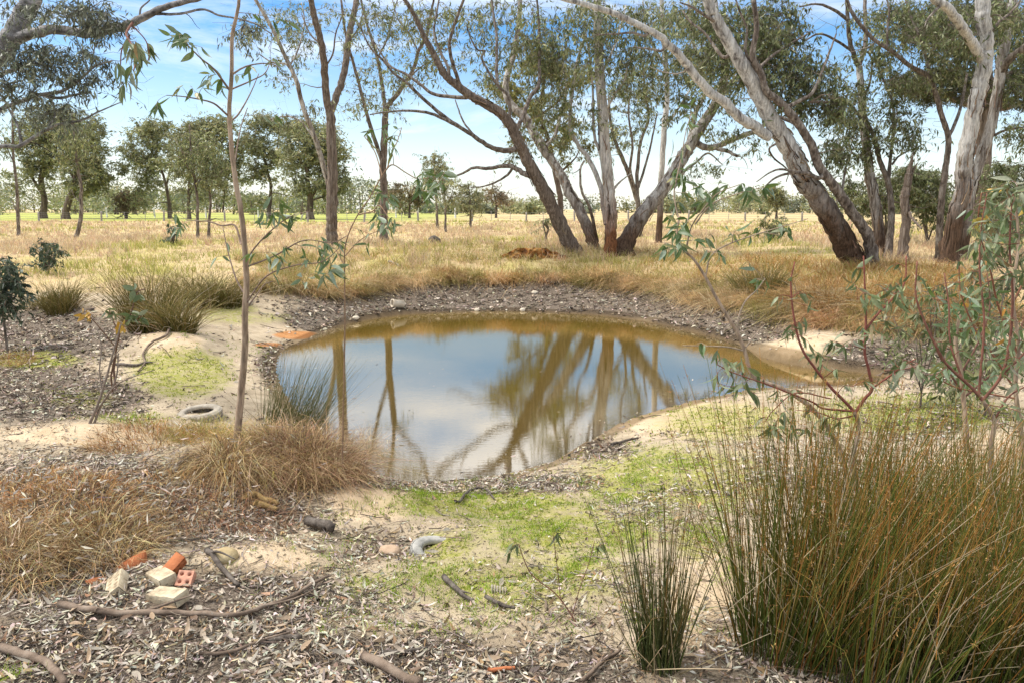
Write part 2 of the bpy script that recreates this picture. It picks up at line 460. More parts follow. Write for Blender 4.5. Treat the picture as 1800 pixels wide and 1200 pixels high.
CTRL = [(900, 1190, -.72), (200, 1190, -.66), (1600, 1190, -.66), (500, 1000, -.8), (900, 1000, -.85), (1200, 1000, -.8), (1700, 1000, -.75), (100, 1000, -.68),
        (250, 850, -.72), (60, 850, -.72), (450, 830, -.78), (600, 870, -.92), (720, 875, -1.25), (900, 880, -1.2), (1100, 850, -1.1), (1250, 760, -1.2), (1250, 850, -1.0),
        (1450, 760, -1.15), (1600, 760, -1.05), (1750, 720, -1.0), (1600, 695, -1.3), (352, 725, -1.2), (150, 750, -1.02), (60, 690, -1.32), (200, 650, -1.3),
        (300, 592, -0.98), (300, 650, -1.12), (380, 640, -1.22), (430, 640, -1.36), (100, 600, -1.28), (60, 560, -1.12), (440, 590, -1.28), (440, 555, -1.08), (540, 532, -.98),
        (150, 520, -.72), (30, 520, -.72), (300, 490, -.42), (100, 480, -.42), (450, 490, -.5), (600, 520, -.95), (700, 505, -.87), (850, 495, -.82), (1000, 500, -.87),
        (1100, 510, -.92), (1200, 530, -1.02), (1300, 560, -1.12), (700, 470, -.42), (900, 465, -.36), (1100, 460, -.3), (1300, 490, -.45), (1400, 530, -.7), (1500, 560, -.88),
        (1650, 575, -.85), (600, 430, -.05), (800, 430, -.1), (1010, 445, -.06), (1300, 440, -.05), (1520, 468, -.12), (1700, 468, -.1), (200, 440, -.05), (0, 450, -.1),
        (1600, 620, -1.2), (1750, 640, -1.0)]
_cw = [tuple(onz(a, b, c)) for a, b, c in CTRL]
_cw += [(p[0], p[1], ZW) for p in POND[::2]]
_cw += [(-30, 45, 0), (30, 45, 0), (0, 45, 0), (-15, 45, 0), (15, 45, 0), (-16, 8, -.6), (-12, 3, -.5), (12, 3, -.5), (15, 10, -.8), (-20, 20, -.2), (22, 18, -.3),
        (0, 1, -.45), (0, -6, -.1), (-25, 5, -.2), (25, 5, -.2), (-8, 1, -.45), (8, 1, -.45), (-30, 30, 0), (30, 30, 0)]
_cw = np.array(_cw)
def _tps(r2): return 0.5 * r2 * np.log(r2 + 1e-9)
_n = len(_cw)
_K = _tps(((_cw[:, None, :2] - _cw[None, :, :2]) ** 2).sum(-1)) + 0.4 * np.eye(_n)
_Pm = np.hstack([np.ones((_n, 1)), _cw[:, :2]])
_sol = np.linalg.solve(np.block([[_K, _Pm], [_Pm.T, np.zeros((3, 3))]]), np.concatenate([_cw[:, 2], np.zeros(3)]))
_mound = onz(1430, 618, -1.35)

_hum = [(*onz(a, b, c)[:2], h, r) for a, b, c, h, r in ((400, 800, -.8, .20, .75), (560, 815, -.95, .24, .6), (230, 870, -.75, .14, .9), (90, 930, -.7, .14, .6), (300, 600, -1.0, .22, 1.0), (660, 885, -1.0, .10, .55), (1240, 800, -1.1, .10, 1.2), (470, 985, -.8, .08, .35), (160, 755, -1.0, .12, .8))]

def Zg(x, y):
    shp = np.shape(x); x = np.ravel(x).astype(float); y = np.ravel(y).astype(float)
    z = np.empty(len(x))
    for i in range(0, len(x), 20000):
        X = x[i:i + 20000]; Y = y[i:i + 20000]
        r2 = (X[:, None] - _cw[None, :, 0]) ** 2 + (Y[:, None] - _cw[None, :, 1]) ** 2
        z[i:i + 20000] = _tps(r2) @ _sol[:_n] + _sol[_n] + _sol[_n + 1] * X + _sol[_n + 2] * Y
    far = np.maximum(sstep(32, 46, y), np.maximum(sstep(16, 30, np.abs(x)), sstep(-2, -8, y)))
    base = (fbm(x * 0.05 + 9, y * 0.05, 3) - 0.5) * 0.35 * (1 - 0.6 * sstep(80, 200, np.hypot(x, y)))
    z = z * (1 - far) + base * far
    d = pond_sd(x, y)
    z = z + 0.32 * np.exp(-(((x - _mound[0]) / 1.0) ** 2 + ((y - _mound[1]) / 1.1) ** 2))
    for hx, hy, hh_, hr in _hum:
        z = z + hh_ * np.exp(-(((x - hx) / hr) ** 2 + ((y - hy) / hr) ** 2) ** 1.3)
    lump = (fbm(x * 0.9 + 3, y * 0.9, 3) - 0.5) * 0.22 + (fbm(x * 4, y * 4 + 7, 3) - 0.5) * 0.07
    z = z + lump * (0.15 + 0.85 * sstep(0.1, 1.2, np.abs(d)))
    shore = ZW + 0.055 * np.clip(d, 0, 3) + 0.03 * np.clip(d, 0, 0.4)
    z = np.where(d > 0, np.maximum(z, shore), np.minimum(z, ZW - 0.02 - 0.55 * (1 - np.exp(np.minimum(d, 0) / 1.3))))
    return z.reshape(shp)

def ground_at(px, py):
    d = ray(px, py)
    t = np.concatenate([np.linspace(1.5, 12, 500), np.linspace(12, 60, 700)[1:], np.linspace(60, 300, 300)[1:]])
    p = CAM + d * t[:, None]
    h = p[:, 2] - Zg(p[:, 0], p[:, 1])
    i = np.argmax(h < 0)
    if not (h < 0).any(): return p[-1]
    if i == 0: return p[0]
    f = h[i - 1] / (h[i - 1] - h[i])
    q = p[i - 1] + (p[i] - p[i - 1]) * f
    q[2] = Zg(q[0], q[1]).item()
    return q

def blobs(B, px, py):
    w = np.zeros(np.shape(px))
    for cx, cy, rx, ry, a in B:
        w = np.maximum(w, a * np.exp(-(((px - cx) / rx) ** 2 + ((py - cy) / ry) ** 2) ** 1.5))
    return w

LITTER = [(90, 590, 150, 55, 1), (60, 690, 140, 60, 1), (190, 700, 70, 40, .8), (680, 530, 190, 32, 1), (900, 522, 220, 34, 1), (1100, 530, 180, 34, 1), (1270, 570, 140, 40, 1), (1560, 625, 130, 38, .9), (1700, 640, 130, 50, .8),
          (870, 850, 260, 16, 1), (1060, 790, 60, 22, .7), (1180, 760, 60, 10, .3), (200, 1180, 420, 110, 1), (600, 1200, 500, 95, 1), (950, 1195, 250, 75, .85), (120, 1040, 200, 90, .9), (420, 1060, 260, 70, .8), (330, 900, 260, 70, .8),
          (640, 960, 120, 40, .5), (1000, 1060, 180, 60, .35), (150, 850, 200, 60, .8), (570, 560, 90, 30, .9), (480, 640, 40, 40, .7), (1450, 850, 250, 60, .45), (1650, 740, 150, 40, .6), (1500, 1150, 350, 120, .8), (1200, 880, 160, 60, .45)]
MOSS = [(320, 655, 95, 48, 1), (150, 700, 90, 24, .55), (420, 560, 130, 16, .55), (60, 632, 90, 18, .9), (400, 545, 60, 14, .9), (860, 885, 200, 32, .9), (1000, 930, 240, 55, .75), (1180, 840, 200, 65, .85), (1270, 740, 150, 45, .65), (1600, 730, 220, 40, .8), (900, 1020, 260, 70, .65), (780, 960, 60, 30, .9), (1000, 1000, 120, 35, .7), (660, 1020, 90, 30, .5), (1230, 950, 60, 40, .7), (240, 735, 120, 16, .5), (1440, 618, 60, 14, .35)]
SAND = [(300, 602, 60, 26, 1), (150, 762, 170, 22, 1), (660, 880, 90, 40, 1), (460, 985, 110, 42, .9), (1250, 1070, 90, 120, 1), (1430, 612, 90, 26, 1), (1220, 735, 190, 42, .8), (180, 548, 80, 14, .7), (540, 575, 60, 14, .7), (950, 900, 60, 14, .6), (900, 1040, 90, 30, .5), (1700, 660, 100, 18, .8), (1150, 1170, 90, 40, .7), (800, 920, 50, 16, .5), (1720, 800, 120, 60, .6)]
CLAYB = [(520, 589, 42, 8, 1), (470, 606, 30, 5, .8), (150, 1042, 36, 20, .3)]

def zones(x, y, z):
    p = np.stack([x, y, z], -1)
    px, py = project(p)
    inv = (y > 0.5) & (np.abs(px - 900) < 1300) & (py < 1500)
    nz = fbm(x * 1.6 + 40, y * 1.6, 4) - 0.5
    lit = np.where(inv, blobs(LITTER, px, py), 0.6)
    moss = np.where(inv, blobs(MOSS, px, py), 0.3)
    sand = np.where(inv, blobs(SAND, px, py), 0.2)
    clay = np.where(inv, blobs(CLAYB, px, py), 0.0)
    straw = sstep(-0.78, -0.55, z + nz * 0.25) * sstep(13.5, 17, y)
    straw = np.maximum(straw, sstep(17, 22, np.abs(x)) * sstep(8, 14, y))
    green = sstep(94, 97, y + 2 * nz) * (1 - sstep(-22, 0, x)) * (1 - sstep(235, 290, y))
    return lit, moss, sand, clay, straw, green, px, py

def axis(segs):
    a = [segs[0][0]]
    for lo, hi, st in segs:
        n = max(1, int(round((hi - lo) / st)))
        a += list(np.linspace(lo, hi, n + 1)[1:])
    return np.array(a)
_side = np.array([25 * 1.18 ** k for k in range(1, 23)])
gx = np.concatenate([-_side[::-1], axis([(-25, -9, .3), (-9, 9, .085), (9, 25, .3)]), _side])
gy = np.concatenate([[-60, -30, -15, -8, -4, -1, 0.5], axis([(1.5, 9, .07), (9, 34, .15), (34, 100, 1.2)]), 100 * 1.12 ** np.arange(1, 20)])
GX, GY = np.meshgrid(gx, gy)
GZ = Zg(GX, GY)
_lit, _moss, _sand, _clay, _straw, _green, _px, _py = zones(GX, GY, GZ)
_d = pond_sd(GX, GY)
nx, ny = len(gx), len(gy)
idx = np.arange(nx * ny).reshape(ny, nx)
mb = MB()
mb.add(np.stack([GX, GY, GZ], -1).reshape(-1, 3), np.stack([idx[:-1, :-1], idx[:-1, 1:], idx[1:, 1:], idx[1:, :-1]], -1).reshape(-1, 4))

def ground_mat():
    m, N, L, out = new_mat("ground_soil")
    def attr(n):
        a = N.new("ShaderNodeAttribute"); a.attribute_name = n
        s = N.new("ShaderNodeSeparateColor"); L.new(a.outputs['Color'], s.inputs[0]); return s
    A = attr('za'); B = attr('zb')
    n_mid = noise(N, L, 3.2, 8, 0.72); n_fine = noise(N, L, 38, 6, 0.75); n_big = noise(N, L, 0.35, 5, 0.6); n_grain = noise(N, L, 160, 3, 0.7)
    def edge(w, lo=0.32, hi=0.62, amt=0.9, nn=n_mid):
        ad = N.new("ShaderNodeMath"); ad.operation = 'MULTIPLY_ADD'; ad.inputs[1].default_value = amt
        L.new(nn.outputs['Fac'], ad.inputs[0])
        sb = N.new("ShaderNodeMath"); sb.operation = 'SUBTRACT'; sb.inputs[1].default_value = amt * 0.5
        L.new(w, sb.inputs[0]); L.new(sb.outputs[0], ad.inputs[2])
        mr = N.new("ShaderNodeMapRange"); mr.inputs['From Min'].default_value = lo; mr.inputs['From Max'].default_value = hi
        L.new(ad.outputs[0], mr.inputs['Value']); return mr.outputs[0]
    soil = ramp(N, L, n_mid.outputs['Fac'], [(0.3, (0.30, 0.235, 0.16)), (0.5, (0.47, 0.38, 0.265)), (0.72, (0.58, 0.48, 0.35))])
    sand = ramp(N, L, n_mid.outputs['Fac'], [(0.3, (0.48, 0.36, 0.22)), (0.55, (0.63, 0.49, 0.33)), (0.75, (0.70, 0.57, 0.41))])
    lit = ramp(N, L, n_fine.outputs['Fac'], [(0.34, (0.05, 0.04, 0.03)), (0.5, (0.16, 0.125, 0.095)), (0.62, (0.32, 0.265, 0.21)), (0.78, (0.48, 0.42, 0.35))])
    moss = ramp(N, L, n_fine.outputs['Fac'], [(0.3, (0.15, 0.16, 0.03)), (0.5, (0.33, 0.33, 0.075)), (0.7, (0.52, 0.46, 0.19))])
    straw = ramp(N, L, n_big.outputs['Fac'], [(0.3, (0.54, 0.40, 0.23)), (0.5, (0.60, 0.46, 0.26)), (0.62, (0.54, 0.46, 0.18)), (0.75, (0.60, 0.43, 0.28))])
    straw2 = mixc(N, L, 1.0, straw.outputs[0], ramp(N, L, n_fine.outputs['Fac'], [(0.3, (0.7,) * 3), (0.7, (1.15,) * 3)]).outputs[0], 'MULTIPLY')
    green = ramp(N, L, n_big.outputs['Fac'], [(0.35, (0.34, 0.37, 0.09)), (0.65, (0.46, 0.46, 0.14))])
    clay = ramp(N, L, n_mid.outputs['Fac'], [(0.3, (0.40, 0.17, 0.06)), (0.7, (0.58, 0.30, 0.13))])
    c = mixc(N, L, edge(A.outputs[2]), soil.outputs[0], sand.outputs[0])
    c = mixc(N, L, edge(A.outputs[0]), c, lit.outputs[0])
    n_sp = noise(N, L, 11, 6, 0.75)
    sp = ramp(N, L, n_sp.outputs['Fac'], [(0.38, (0.15,) * 3), (0.56, (1.0,) * 3)])
    mf = N.new("ShaderNodeMath"); mf.operation = 'MULTIPLY'
    L.new(edge(A.outputs[1], 0.32, 0.66, 1.0), mf.inputs[0]); L.new(sp.outputs[0], mf.inputs[1])
    c = mixc(N, L, mf.outputs[0], c, moss.outputs[0])
    c = mixc(N, L, edge(B.outputs[0], 0.35, 0.6, 0.6), c, clay.outputs[0])
    c = mixc(N, L, edge(B.outputs[1], 0.3, 0.7, 0.5), c, straw2)
    c = mixc(N, L, B.outputs[2], c, green.outputs[0])
    # silt of the pond bed: a pale tan
    D = attr('zc')
    c = mixc(N, L, D.outputs[0], c, (0.36, 0.27, 0.165))
    wetn = edge(D.outputs[1], 0.30, 0.60, 0.5)
    c = mixc(N, L, wetn, c, (0.50, 0.46, 0.40), 'MULTIPLY')
    g = ramp(N, L, n_grain.outputs['Fac'], [(0.3, (0.72,) * 3), (0.7, (1.18,) * 3)])
    c = mixc(N, L, 1.0, c, g.outputs[0], 'MULTIPLY')
    b = N.new("ShaderNodeBsdfPrincipled"); L.new(c, b.inputs['Base Color'])
    b.inputs['Roughness'].default_value = 0.95; b.inputs['Specular IOR Level'].default_value = 0.1
    bp = N.new("ShaderNodeBump"); bp.inputs['Strength'].default_value = 0.7; bp.inputs['Distance'].default_value = 0.03
    L.new(n_fine.outputs['Fac'], bp.inputs['Height']); L.new(bp.outputs[0], b.inputs['Normal'])
    L.new(b.outputs[0], out.inputs[0])
    return m
M['ground'] = ground_mat()
ground = props(mb.build('ground', M['ground'], smooth=True), 'sandy, mossy and leaf-strewn ground rising to a dry paddock', kind='structure')
def set_attr(o, n, r, g, b):
    a = o.data.attributes.new(n, 'FLOAT_COLOR', 'POINT')
    a.data.foreach_set('color', np.stack([r, g, b, np.ones_like(r)], -1).reshape(-1).astype(np.float32))
set_attr(ground, 'za', _lit, _moss, _sand)
set_attr(ground, 'zb', _clay, _straw, _green)
set_attr(ground, 'zc', 1 - sstep(-0.1, 0.12, _d), 1 - sstep(0.05, 0.5, np.abs(_d)), 0 * _d)

# ------------------------------------------------------------------ water
def water_mat():
    m, N, L, out = new_mat("muddy_water")
    a = N.new("ShaderNodeAttribute"); a.attribute_name = 'depth'
    s = N.new("ShaderNodeSeparateColor"); L.new(a.outputs['Color'], s.inputs[0])
    col = ramp(N, L, s.outputs[0], [(0.0, (0.40, 0.30, 0.18)), (0.18, (0.21, 0.15, 0.06)), (0.5, (0.115, 0.078, 0.014))])
    n1 = noise(N, L, 1.0, 3, 0.5, (6.0, 26.0, 1)); n2 = noise(N, L, 1.0, 3, 0.5, (0.5, 1.1, 1))
    ad = N.new("ShaderNodeMath"); ad.operation = 'MULTIPLY'; L.new(n1.outputs['Fac'], ad.inputs[0]); L.new(n2.outputs['Fac'], ad.inputs[1])
    bp = N.new("ShaderNodeBump"); bp.inputs['Strength'].default_value = 0.075; bp.inputs['Distance'].default_value = 0.012
    L.new(ad.outputs[0], bp.inputs['Height'])
    df = N.new("ShaderNodeBsdfDiffuse"); L.new(col.outputs[0], df.inputs['Color'])
    tr = N.new("ShaderNodeBsdfTransparent")
    al = N.new("ShaderNodeMapRange"); al.inputs['From Max'].default_value = 0.35; al.inputs['To Min'].default_value = 0.2; al.inputs['To Max'].default_value = 1.0
    L.new(s.outputs[0], al.inputs['Value'])
    body = N.new("ShaderNodeMixShader"); L.new(al.outputs[0], body.inputs[0]); L.new(tr.outputs[0], body.inputs[1]); L.new(df.outputs[0], body.inputs[2])
    gl = N.new("ShaderNodeBsdfGlossy"); gl.inputs['Roughness'].default_value = 0.008; L.new(bp.outputs[0], gl.inputs['Normal'])
    gl.inputs['Color'].default_value = (1.0, 0.915, 0.79, 1)
    fr = N.new("ShaderNodeFresnel"); fr.inputs['IOR'].default_value = 11.0
    mx = N.new("ShaderNodeMixShader"); L.new(fr.outputs[0], mx.inputs[0]); L.new(body.outputs[0], mx.inputs[1]); L.new(gl.outputs[0], mx.inputs[2])
    L.new(mx.outputs[0], out.inputs[0])
    return m
M['water'] = water_mat()
wx = np.arange(-9, 10.5, .16); wy = np.arange(6.5, 27, .16)
WX, WY = np.meshgrid(wx, wy)
WD = pond_sd(WX, WY)
wdep = np.clip((ZW - Zg(WX, WY)) / 0.55, 0, 1)
keep = WD < 0.5
ok = keep[:-1, :-1] & keep[1:, :-1] & keep[:-1, 1:] & keep[1:, 1:]
wi = np.arange(WX.size).reshape(WX.shape)
q = np.stack([wi[:-1, :-1], wi[:-1, 1:], wi[1:, 1:], wi[1:, :-1]], -1)[ok]
used, inv_ = np.unique(q, return_inverse=True)
mb = MB(); mb.add(np.stack([WX.ravel(), WY.ravel(), np.full(WX.size, ZW)], -1)[used], inv_.reshape(-1, 4))
water = props(mb.build('pond_water', M['water'], smooth=True), 'still muddy brown pond water mirroring trees and sky', kind='structure')
wd = wdep.ravel()[used]
set_attr(water, 'depth', wd, wd, wd)

# ------------------------------------------------------------------ trees
GUM = [(0.165, 0.20, 0.075), (0.215, 0.245, 0.10), (0.29, 0.31, 0.15), (0.11, 0.135, 0.05), (0.38, 0.38, 0.19)]
GUM_DARK = [(0.10, 0.125, 0.045), (0.14, 0.17, 0.065), (0.20, 0.225, 0.10), (0.30, 0.315, 0.16)]
GUM_YEL = [(0.27, 0.265, 0.07), (0.34, 0.31, 0.085), (0.20, 0.205, 0.06), (0.15, 0.165, 0.06)]
GUM_GREY = [(0.14, 0.155, 0.10), (0.19, 0.205, 0.14), (0.11, 0.12, 0.08), (0.25, 0.26, 0.18)]
FAR_G = [(0.27, 0.285, 0.14), (0.34, 0.345, 0.18), (0.21, 0.23, 0.11), (0.42, 0.40, 0.22)]
FAR_DK = [(0.15, 0.17, 0.08), (0.21, 0.225, 0.105), (0.27, 0.265, 0.12), (0.35, 0.33, 0.15)]

def tree(name, label, y0, limbs, fol, bark='bark_mottled', pal=GUM, group=None, leaf=(0.11, 0.032), crad=0.45, nl=45, sides=10, tw=1.0, cat='tree', limbbark=None, droop=0.8, foliage_name='crown', grounded=True, ribbons=0, bare=0.55, twigcol=(0.19, 0.155, 0.125)):
    paths = []
    NP = []; NR = []; NPX = []; NY = []
    for k, (r0, r1, dy, pts) in enumerate(limbs):
        p = np.array(pts, float)
        if k == 0:
            ys = y0
        else:
            d = np.hypot(*(np.concatenate(NPX) - p[0]).T)
            ys = np.concatenate(NY)[d.argmin()]
        seg = np.concatenate([[0], np.cumsum(np.hypot(*np.diff(p, axis=0).T))]); seg /= seg[-1]
        yy = ys + dy * seg
        rr = (r0 + (r1 - r0) * seg) / 1300 * yy * 0.83
        W = np.concatenate([at(p[:, 0], p[:, 1], yy), rr[:, None], p, yy[:, None]], 1)
        n = max(10, int(len(p) * (7 if k == 0 else 4)))
        S = spline(W, n)
        if k == 0 and grounded:
            bx, by = S[0, 0], S[0, 1]; gz = Zg(bx, by).item()
            if S[0, 2] > gz + 0.02:
                dirn = (S[0, :3] - S[3, :3]); dirn = dirn / max(-dirn[2], 0.2)
                b0 = S[0].copy(); b0[:3] = S[0, :3] + dirn * 0.3 * (S[0, 2] - gz); b0[2] = gz; b0[3] *= 1.15
                S = np.vstack([b0, S])
            b1 = S[0].copy(); b1[2] = min(gz, S[0, 2]) - 0.3; b1[3] = S[0, 3] * 1.3
            S[0, 3] *= 1.18
            S = np.vstack([b1, S])
        wob = rng.normal(0, 1, (len(S), 3)); wob[0] = 0
        S[:, :3] += wob * S[:, 3:4] * (0.10 if k else 0.05)
        paths.append(S)
        NP.append(S[:, :3]); NR.append(S[:, 3]); NPX.append(S[:, 4:6]); NY.append(S[:, 6])
    S0 = paths[0]
    root = empty(name, (S0[0, 0], S0[0, 1], Zg(S0[0, 0], S0[0, 1]).item() if grounded else S0[0, 2]), label, cat, group)
    for k, S in enumerate(paths):
        mb = MB(); tubes(mb, S[:, :3], S[:, 3], sides + 4 if k == 0 else max(6, sides - 2), rough=0.085, knots=(9 if sides >= 10 else 3) if k == 0 else 0, flare=(0.38 if sides >= 10 else 0.2) if (k == 0 and grounded) else 0)
        mb.build('trunk' if k == 0 else 'branch', M[bark if (k == 0 or limbs[k][0] >= 9.5) else (limbbark or bark)], root, smooth=True)
    if ribbons:
        rb_ = MB(); S = paths[0]; hi = int(len(S) * .5)
        for j in range(ribbons):
            k0 = int(rng.integers(2, hi)); nk = int(rng.integers(3, 8)); seg = spline(S[k0:min(k0 + nk, len(S)), :4], 7); a0 = rng.uniform(math.pi * .95, math.pi * 2.05)
            tg = norm(np.gradient(seg[:, :3], axis=0)); sx = norm(np.cross(tg, np.array([0, 1.0, 0.02]))); sy = np.cross(sx, tg)
            aa = a0 + np.linspace(0, rng.normal(0, .25), 7); lift = 1.03 + .22 * np.linspace(1, 0, 7) ** 3 * rng.uniform(0, 1)
            o_ = sx * np.cos(aa)[:, None] + sy * np.sin(aa)[:, None]; o_ *= np.where(o_[:, 1:2] > .5, -1, 1)
            P = seg[:, :3] + o_ * (seg[:, 3] * lift)[:, None]
            tubes(rb_, P, np.linspace(.014, .006, 7) * rng.uniform(.7, 1.8), 4, col=pick([(0.10, 0.065, 0.045), (0.20, 0.13, 0.085), (0.30, 0.21, 0.14), (0.06, 0.042, 0.03)], 1)[0], rough=.2)
        rb_.build('peeling_bark', M['twig'], root)['kind'] = 'stuff'
    nodes = np.concatenate(NP); nrad = np.concatenate(NR)
    nodes_hi = nodes[2:]; nrad = nrad[2:]
    nodes = nodes_hi
    cent = []
    for b in fol:
        cx, cy, rx, ry, n = b[:5]; yo = b[5] if len(b) > 5 else 0.0
        n = int(n * 2.05)
        a = rng.uniform(0, 2 * np.pi, n); r = np.sqrt(rng.uniform(0, 1, n))
        yy = y0 + yo + rng.normal(0, 1, n) * 0.45 * max(rx, 0.6 * ry) / 1300 * y0 * 1.1
        cent.append(at(cx + rx * r * np.cos(a), cy + ry * r * np.sin(a), np.maximum(yy, 2.5)))
    if not cent: return root
    C = np.concatenate(cent)
    dist = np.array([np.min(((nodes - c) ** 2).sum(1)) for c in C])
    C = C[np.argsort(dist)]
    TP = []; TR = []
    t = np.linspace(0, 1, 6)
    cap = len(nodes) + 6 * len(C)
    buf = np.empty((cap, 3)); rb = np.empty(cap); buf[:len(nodes)] = nodes; rb[:len(nodes)] = nrad; m = len(nodes)
    Cb = C[rng.random(len(C)) < bare] ; Cb = Cb + rng.normal(0, 1.0, Cb.shape) * crad * 1.7
    buf = np.vstack([buf, np.empty((6 * len(Cb), 3))]); rb = np.concatenate([rb, np.empty(6 * len(Cb))])
    for c in np.vstack([C, Cb]):
        dd = ((buf[:m] - c) ** 2).sum(1) + 2.0 * np.maximum(0, buf[:m, 2] - c[2]) ** 2
        i = dd.argmin(); s = buf[i]; ln = math.sqrt(((s - c) ** 2).sum()) + 1e-6
        r0 = min(rb[i] * 0.55, tw * (0.009 + 0.015 * ln))
        j1, j2 = rng.normal(0, 0.10 * ln, (2, 3))
        P = s + (c - s) * t[:, None] + np.sin(np.pi * t)[:, None] * j1 + np.sin(2 * np.pi * t)[:, None] * j2 * 0.6
        rr = r0 * (1 - t) + tw * 0.004 * t
        TP.append(P); TR.append(rr)
        buf[m:m + 4] = P[2:]; rb[m:m + 4] = rr[2:]; m += 4
    mb = MB(); tubes(mb, np.array(TP), np.array(TR), 3, col=twigcol, cap=False)
    n = len(C); ns = 6
    sub_e = C[:, None] + rng.normal(0, 1, (n, ns, 3)) * crad * np.array([0.75, 0.75, 0.55]) + np.array([0, 0, -0.45 * crad * droop])
    sub_s = np.repeat(C[:, None], ns, 1)
    mid = (sub_s + sub_e) / 2 + rng.normal(0, 0.12 * crad, sub_e.shape)
    SPth = np.stack([sub_s, mid, sub_e], 2).reshape(-1, 3, 3)
    tubes(mb, SPth, np.tile(np.array([0.005, 0.004, 0.002]) * tw, (len(SPth), 1)), 3, col=twigcol, cap=False)
    mb.build('twigs', M['twig'], root)['kind'] = 'stuff'
    # leaves hang from the sub twigs
    N = n * nl
    ci = np.repeat(np.arange(n), nl); si = rng.integers(0, ns, N); f = rng.uniform(0.25, 1.08, N)[:, None]
    base = sub_s[ci, si] * (1 - f) + sub_e[ci, si] * f + rng.normal(0, 0.055 * crad, (N, 3))
    D = norm(rng.normal(0, 1, (N, 3)) * np.array([0.7, 0.7, 0.5]) + np.array([0, 0, -1.25 * droop]))
    L = leaf[0] * rng.uniform(0.7, 1.5, N) * 1.18; Wd = leaf[1] * rng.uniform(0.7, 1.35, N) * 1.15
    tint = np.clip(1 + rng.normal(0, 0.22, n), .5, 1.6)[ci][:, None]
    mb = MB(); leaves(mb, base, D, L, Wd, np.clip(pick(pal, N) * tint, 0.01, 0.6))
    mb.build(foliage_name, M['leaf'], root)['kind'] = 'stuff'
    return root

# --- the clump of gums at the head of the pond (about 30 m away)
tree('gum_tree', 'brown rough-barked gum leaning left from the multi-trunk clump across the pond', 30, [
    (17, 3, -4, [(1013, 447), (993, 410), (977, 377), (953, 330), (933, 293), (913, 253), (897, 220), (877, 197), (853, 183), (830, 170), (807, 153), (787, 137), (773, 117), (763, 97), (747, 67), (733, 37), (720, 13), (690, -30)]),
    (6, 1.2, -3, [(916, 260), (890, 265), (863, 260), (837, 243), (807, 223), (780, 210), (757, 200), (723, 195), (683, 197), (650, 202)]),
    (4.5, 1.2, -2, [(807, 223), (780, 205), (743, 173), (717, 147), (693, 130), (670, 103), (650, 83), (630, 40)]),
    (4.5, 1.2, 2, [(828, 169), (813, 172), (787, 170), (760, 165), (740, 150), (717, 133), (687, 117), (667, 90), (645, 55)]),
    (6, 1.4, 2, [(935, 310), (920, 305), (900, 293), (880, 293), (857, 297), (833, 295), (813, 305), (793, 312), (778, 305)]),
    (3, 1, 1, [(900, 297), (893, 307), (873, 320), (850, 328), (827, 330)]),
    (5, 2, 2, [(905, 235), (920, 203), (933, 170), (947, 150), (948, 117), (947, 83), (947, 40), (943, -10)]),
    (3.5, 1.2, -1, [(896, 216), (895, 173), (877, 153), (863, 133), (847, 103), (853, 90), (840, 88), (830, 73), (820, 45)]),
    (3.5, 2, 1, [(875, 150), (873, 125), (873, 90), (873, 63), (867, 23), (863, -10)]),
    (3.5, 1.5, 1, [(790, 140), (787, 117), (773, 90), (763, 57), (767, 27), (773, -10)]),
    (4, 2.5, -2, [(812, 157), (800, 125), (790, 80), (800, 40), (815, 0), (820, -30)]),
    (2.5, 1, 1, [(837, 243), (815, 215), (805, 190), (800, 176)]),
], [(930, 40, 55, 45, 16), (880, 50, 40, 45, 9), (960, 95, 45, 40, 10), (790, 60, 70, 55, 12), (720, 90, 60, 60, 11), (720, 20, 80, 25, 10), (830, 15, 50, 20, 7), (680, 150, 50, 40, 5), (900, 270, 20, 14, 2), (860, 120, 35, 30, 4), (620, 195, 40, 15, 2)],
    'bark_rough', GUM, ribbons=26, leaf=(0.16, 0.046), nl=24, crad=0.55, limbbark='bark_limb')
tree('gum_tree', 'thin mottled gum leaning left beside the brown leaning trunk across the pond', 30.6, [
    (12, 4, 3, [(1047, 443), (1037, 410), (1017, 367), (1000, 337), (993, 320), (973, 287), (953, 260), (937, 233), (923, 207), (903, 190), (890, 165), (893, 130), (905, 90), (912, 40), (915, -10)]),
    (4, 1.5, 2, [(955, 262), (975, 240), (985, 205), (995, 160), (990, 110), (1000, 60)]),
    (4, 2, -2, [(1050, 425), (1037, 367), (1023, 337), (1020, 300), (1027, 283)]),
], [(1000, 60, 60, 55, 20), (980, 130, 50, 40, 12), (920, 90, 40, 40, 8), (960, 200, 35, 40, 8), (1000, 250, 25, 30, 3)], 'bark_mottled', GUM, ribbons=24, leaf=(0.16, 0.046), nl=26, crad=0.55)
tree('gum_tree', 'tall straight pale gum with rust-brown base in the middle of the clump', 29.4, [
    (13, 7, 1, [(1072, 447), (1073, 407), (1073, 367), (1068, 320), (1063, 260), (1058, 187), (1053, 110), (1050, 43), (1050, -10), (1050, -80)]),
    (6.5, 2, 2, [(1066, 395), (1060, 360), (1057, 333), (1037, 283), (1017, 257), (1003, 227), (1003, 187), (1008, 147), (1014, 110), (1030, 60)]),
    (2.8, 1, -1, [(1065, 195), (1080, 167), (1097, 143), (1102, 120)]),
    (3.5, 1.5, 1, [(1062, 290), (1045, 240), (1043, 190), (1040, 130), (1030, 60)]),
    (3, 1, 1, [(1073, 340), (1090, 320), (1110, 305)]),
    (3, 1.5, 2, [(1057, 130), (1075, 95), (1090, 50), (1100, 10)]),
], [(1090, 60, 60, 60, 22), (1110, 130, 45, 50, 14), (1030, 100, 40, 60, 10), (1020, 200, 30, 40, 6), (1040, 20, 60, 25, 10), (1150, 60, 40, 50, 10)], 'bark_rust', GUM, ribbons=22, leaf=(0.16, 0.046), nl=26, crad=0.55)
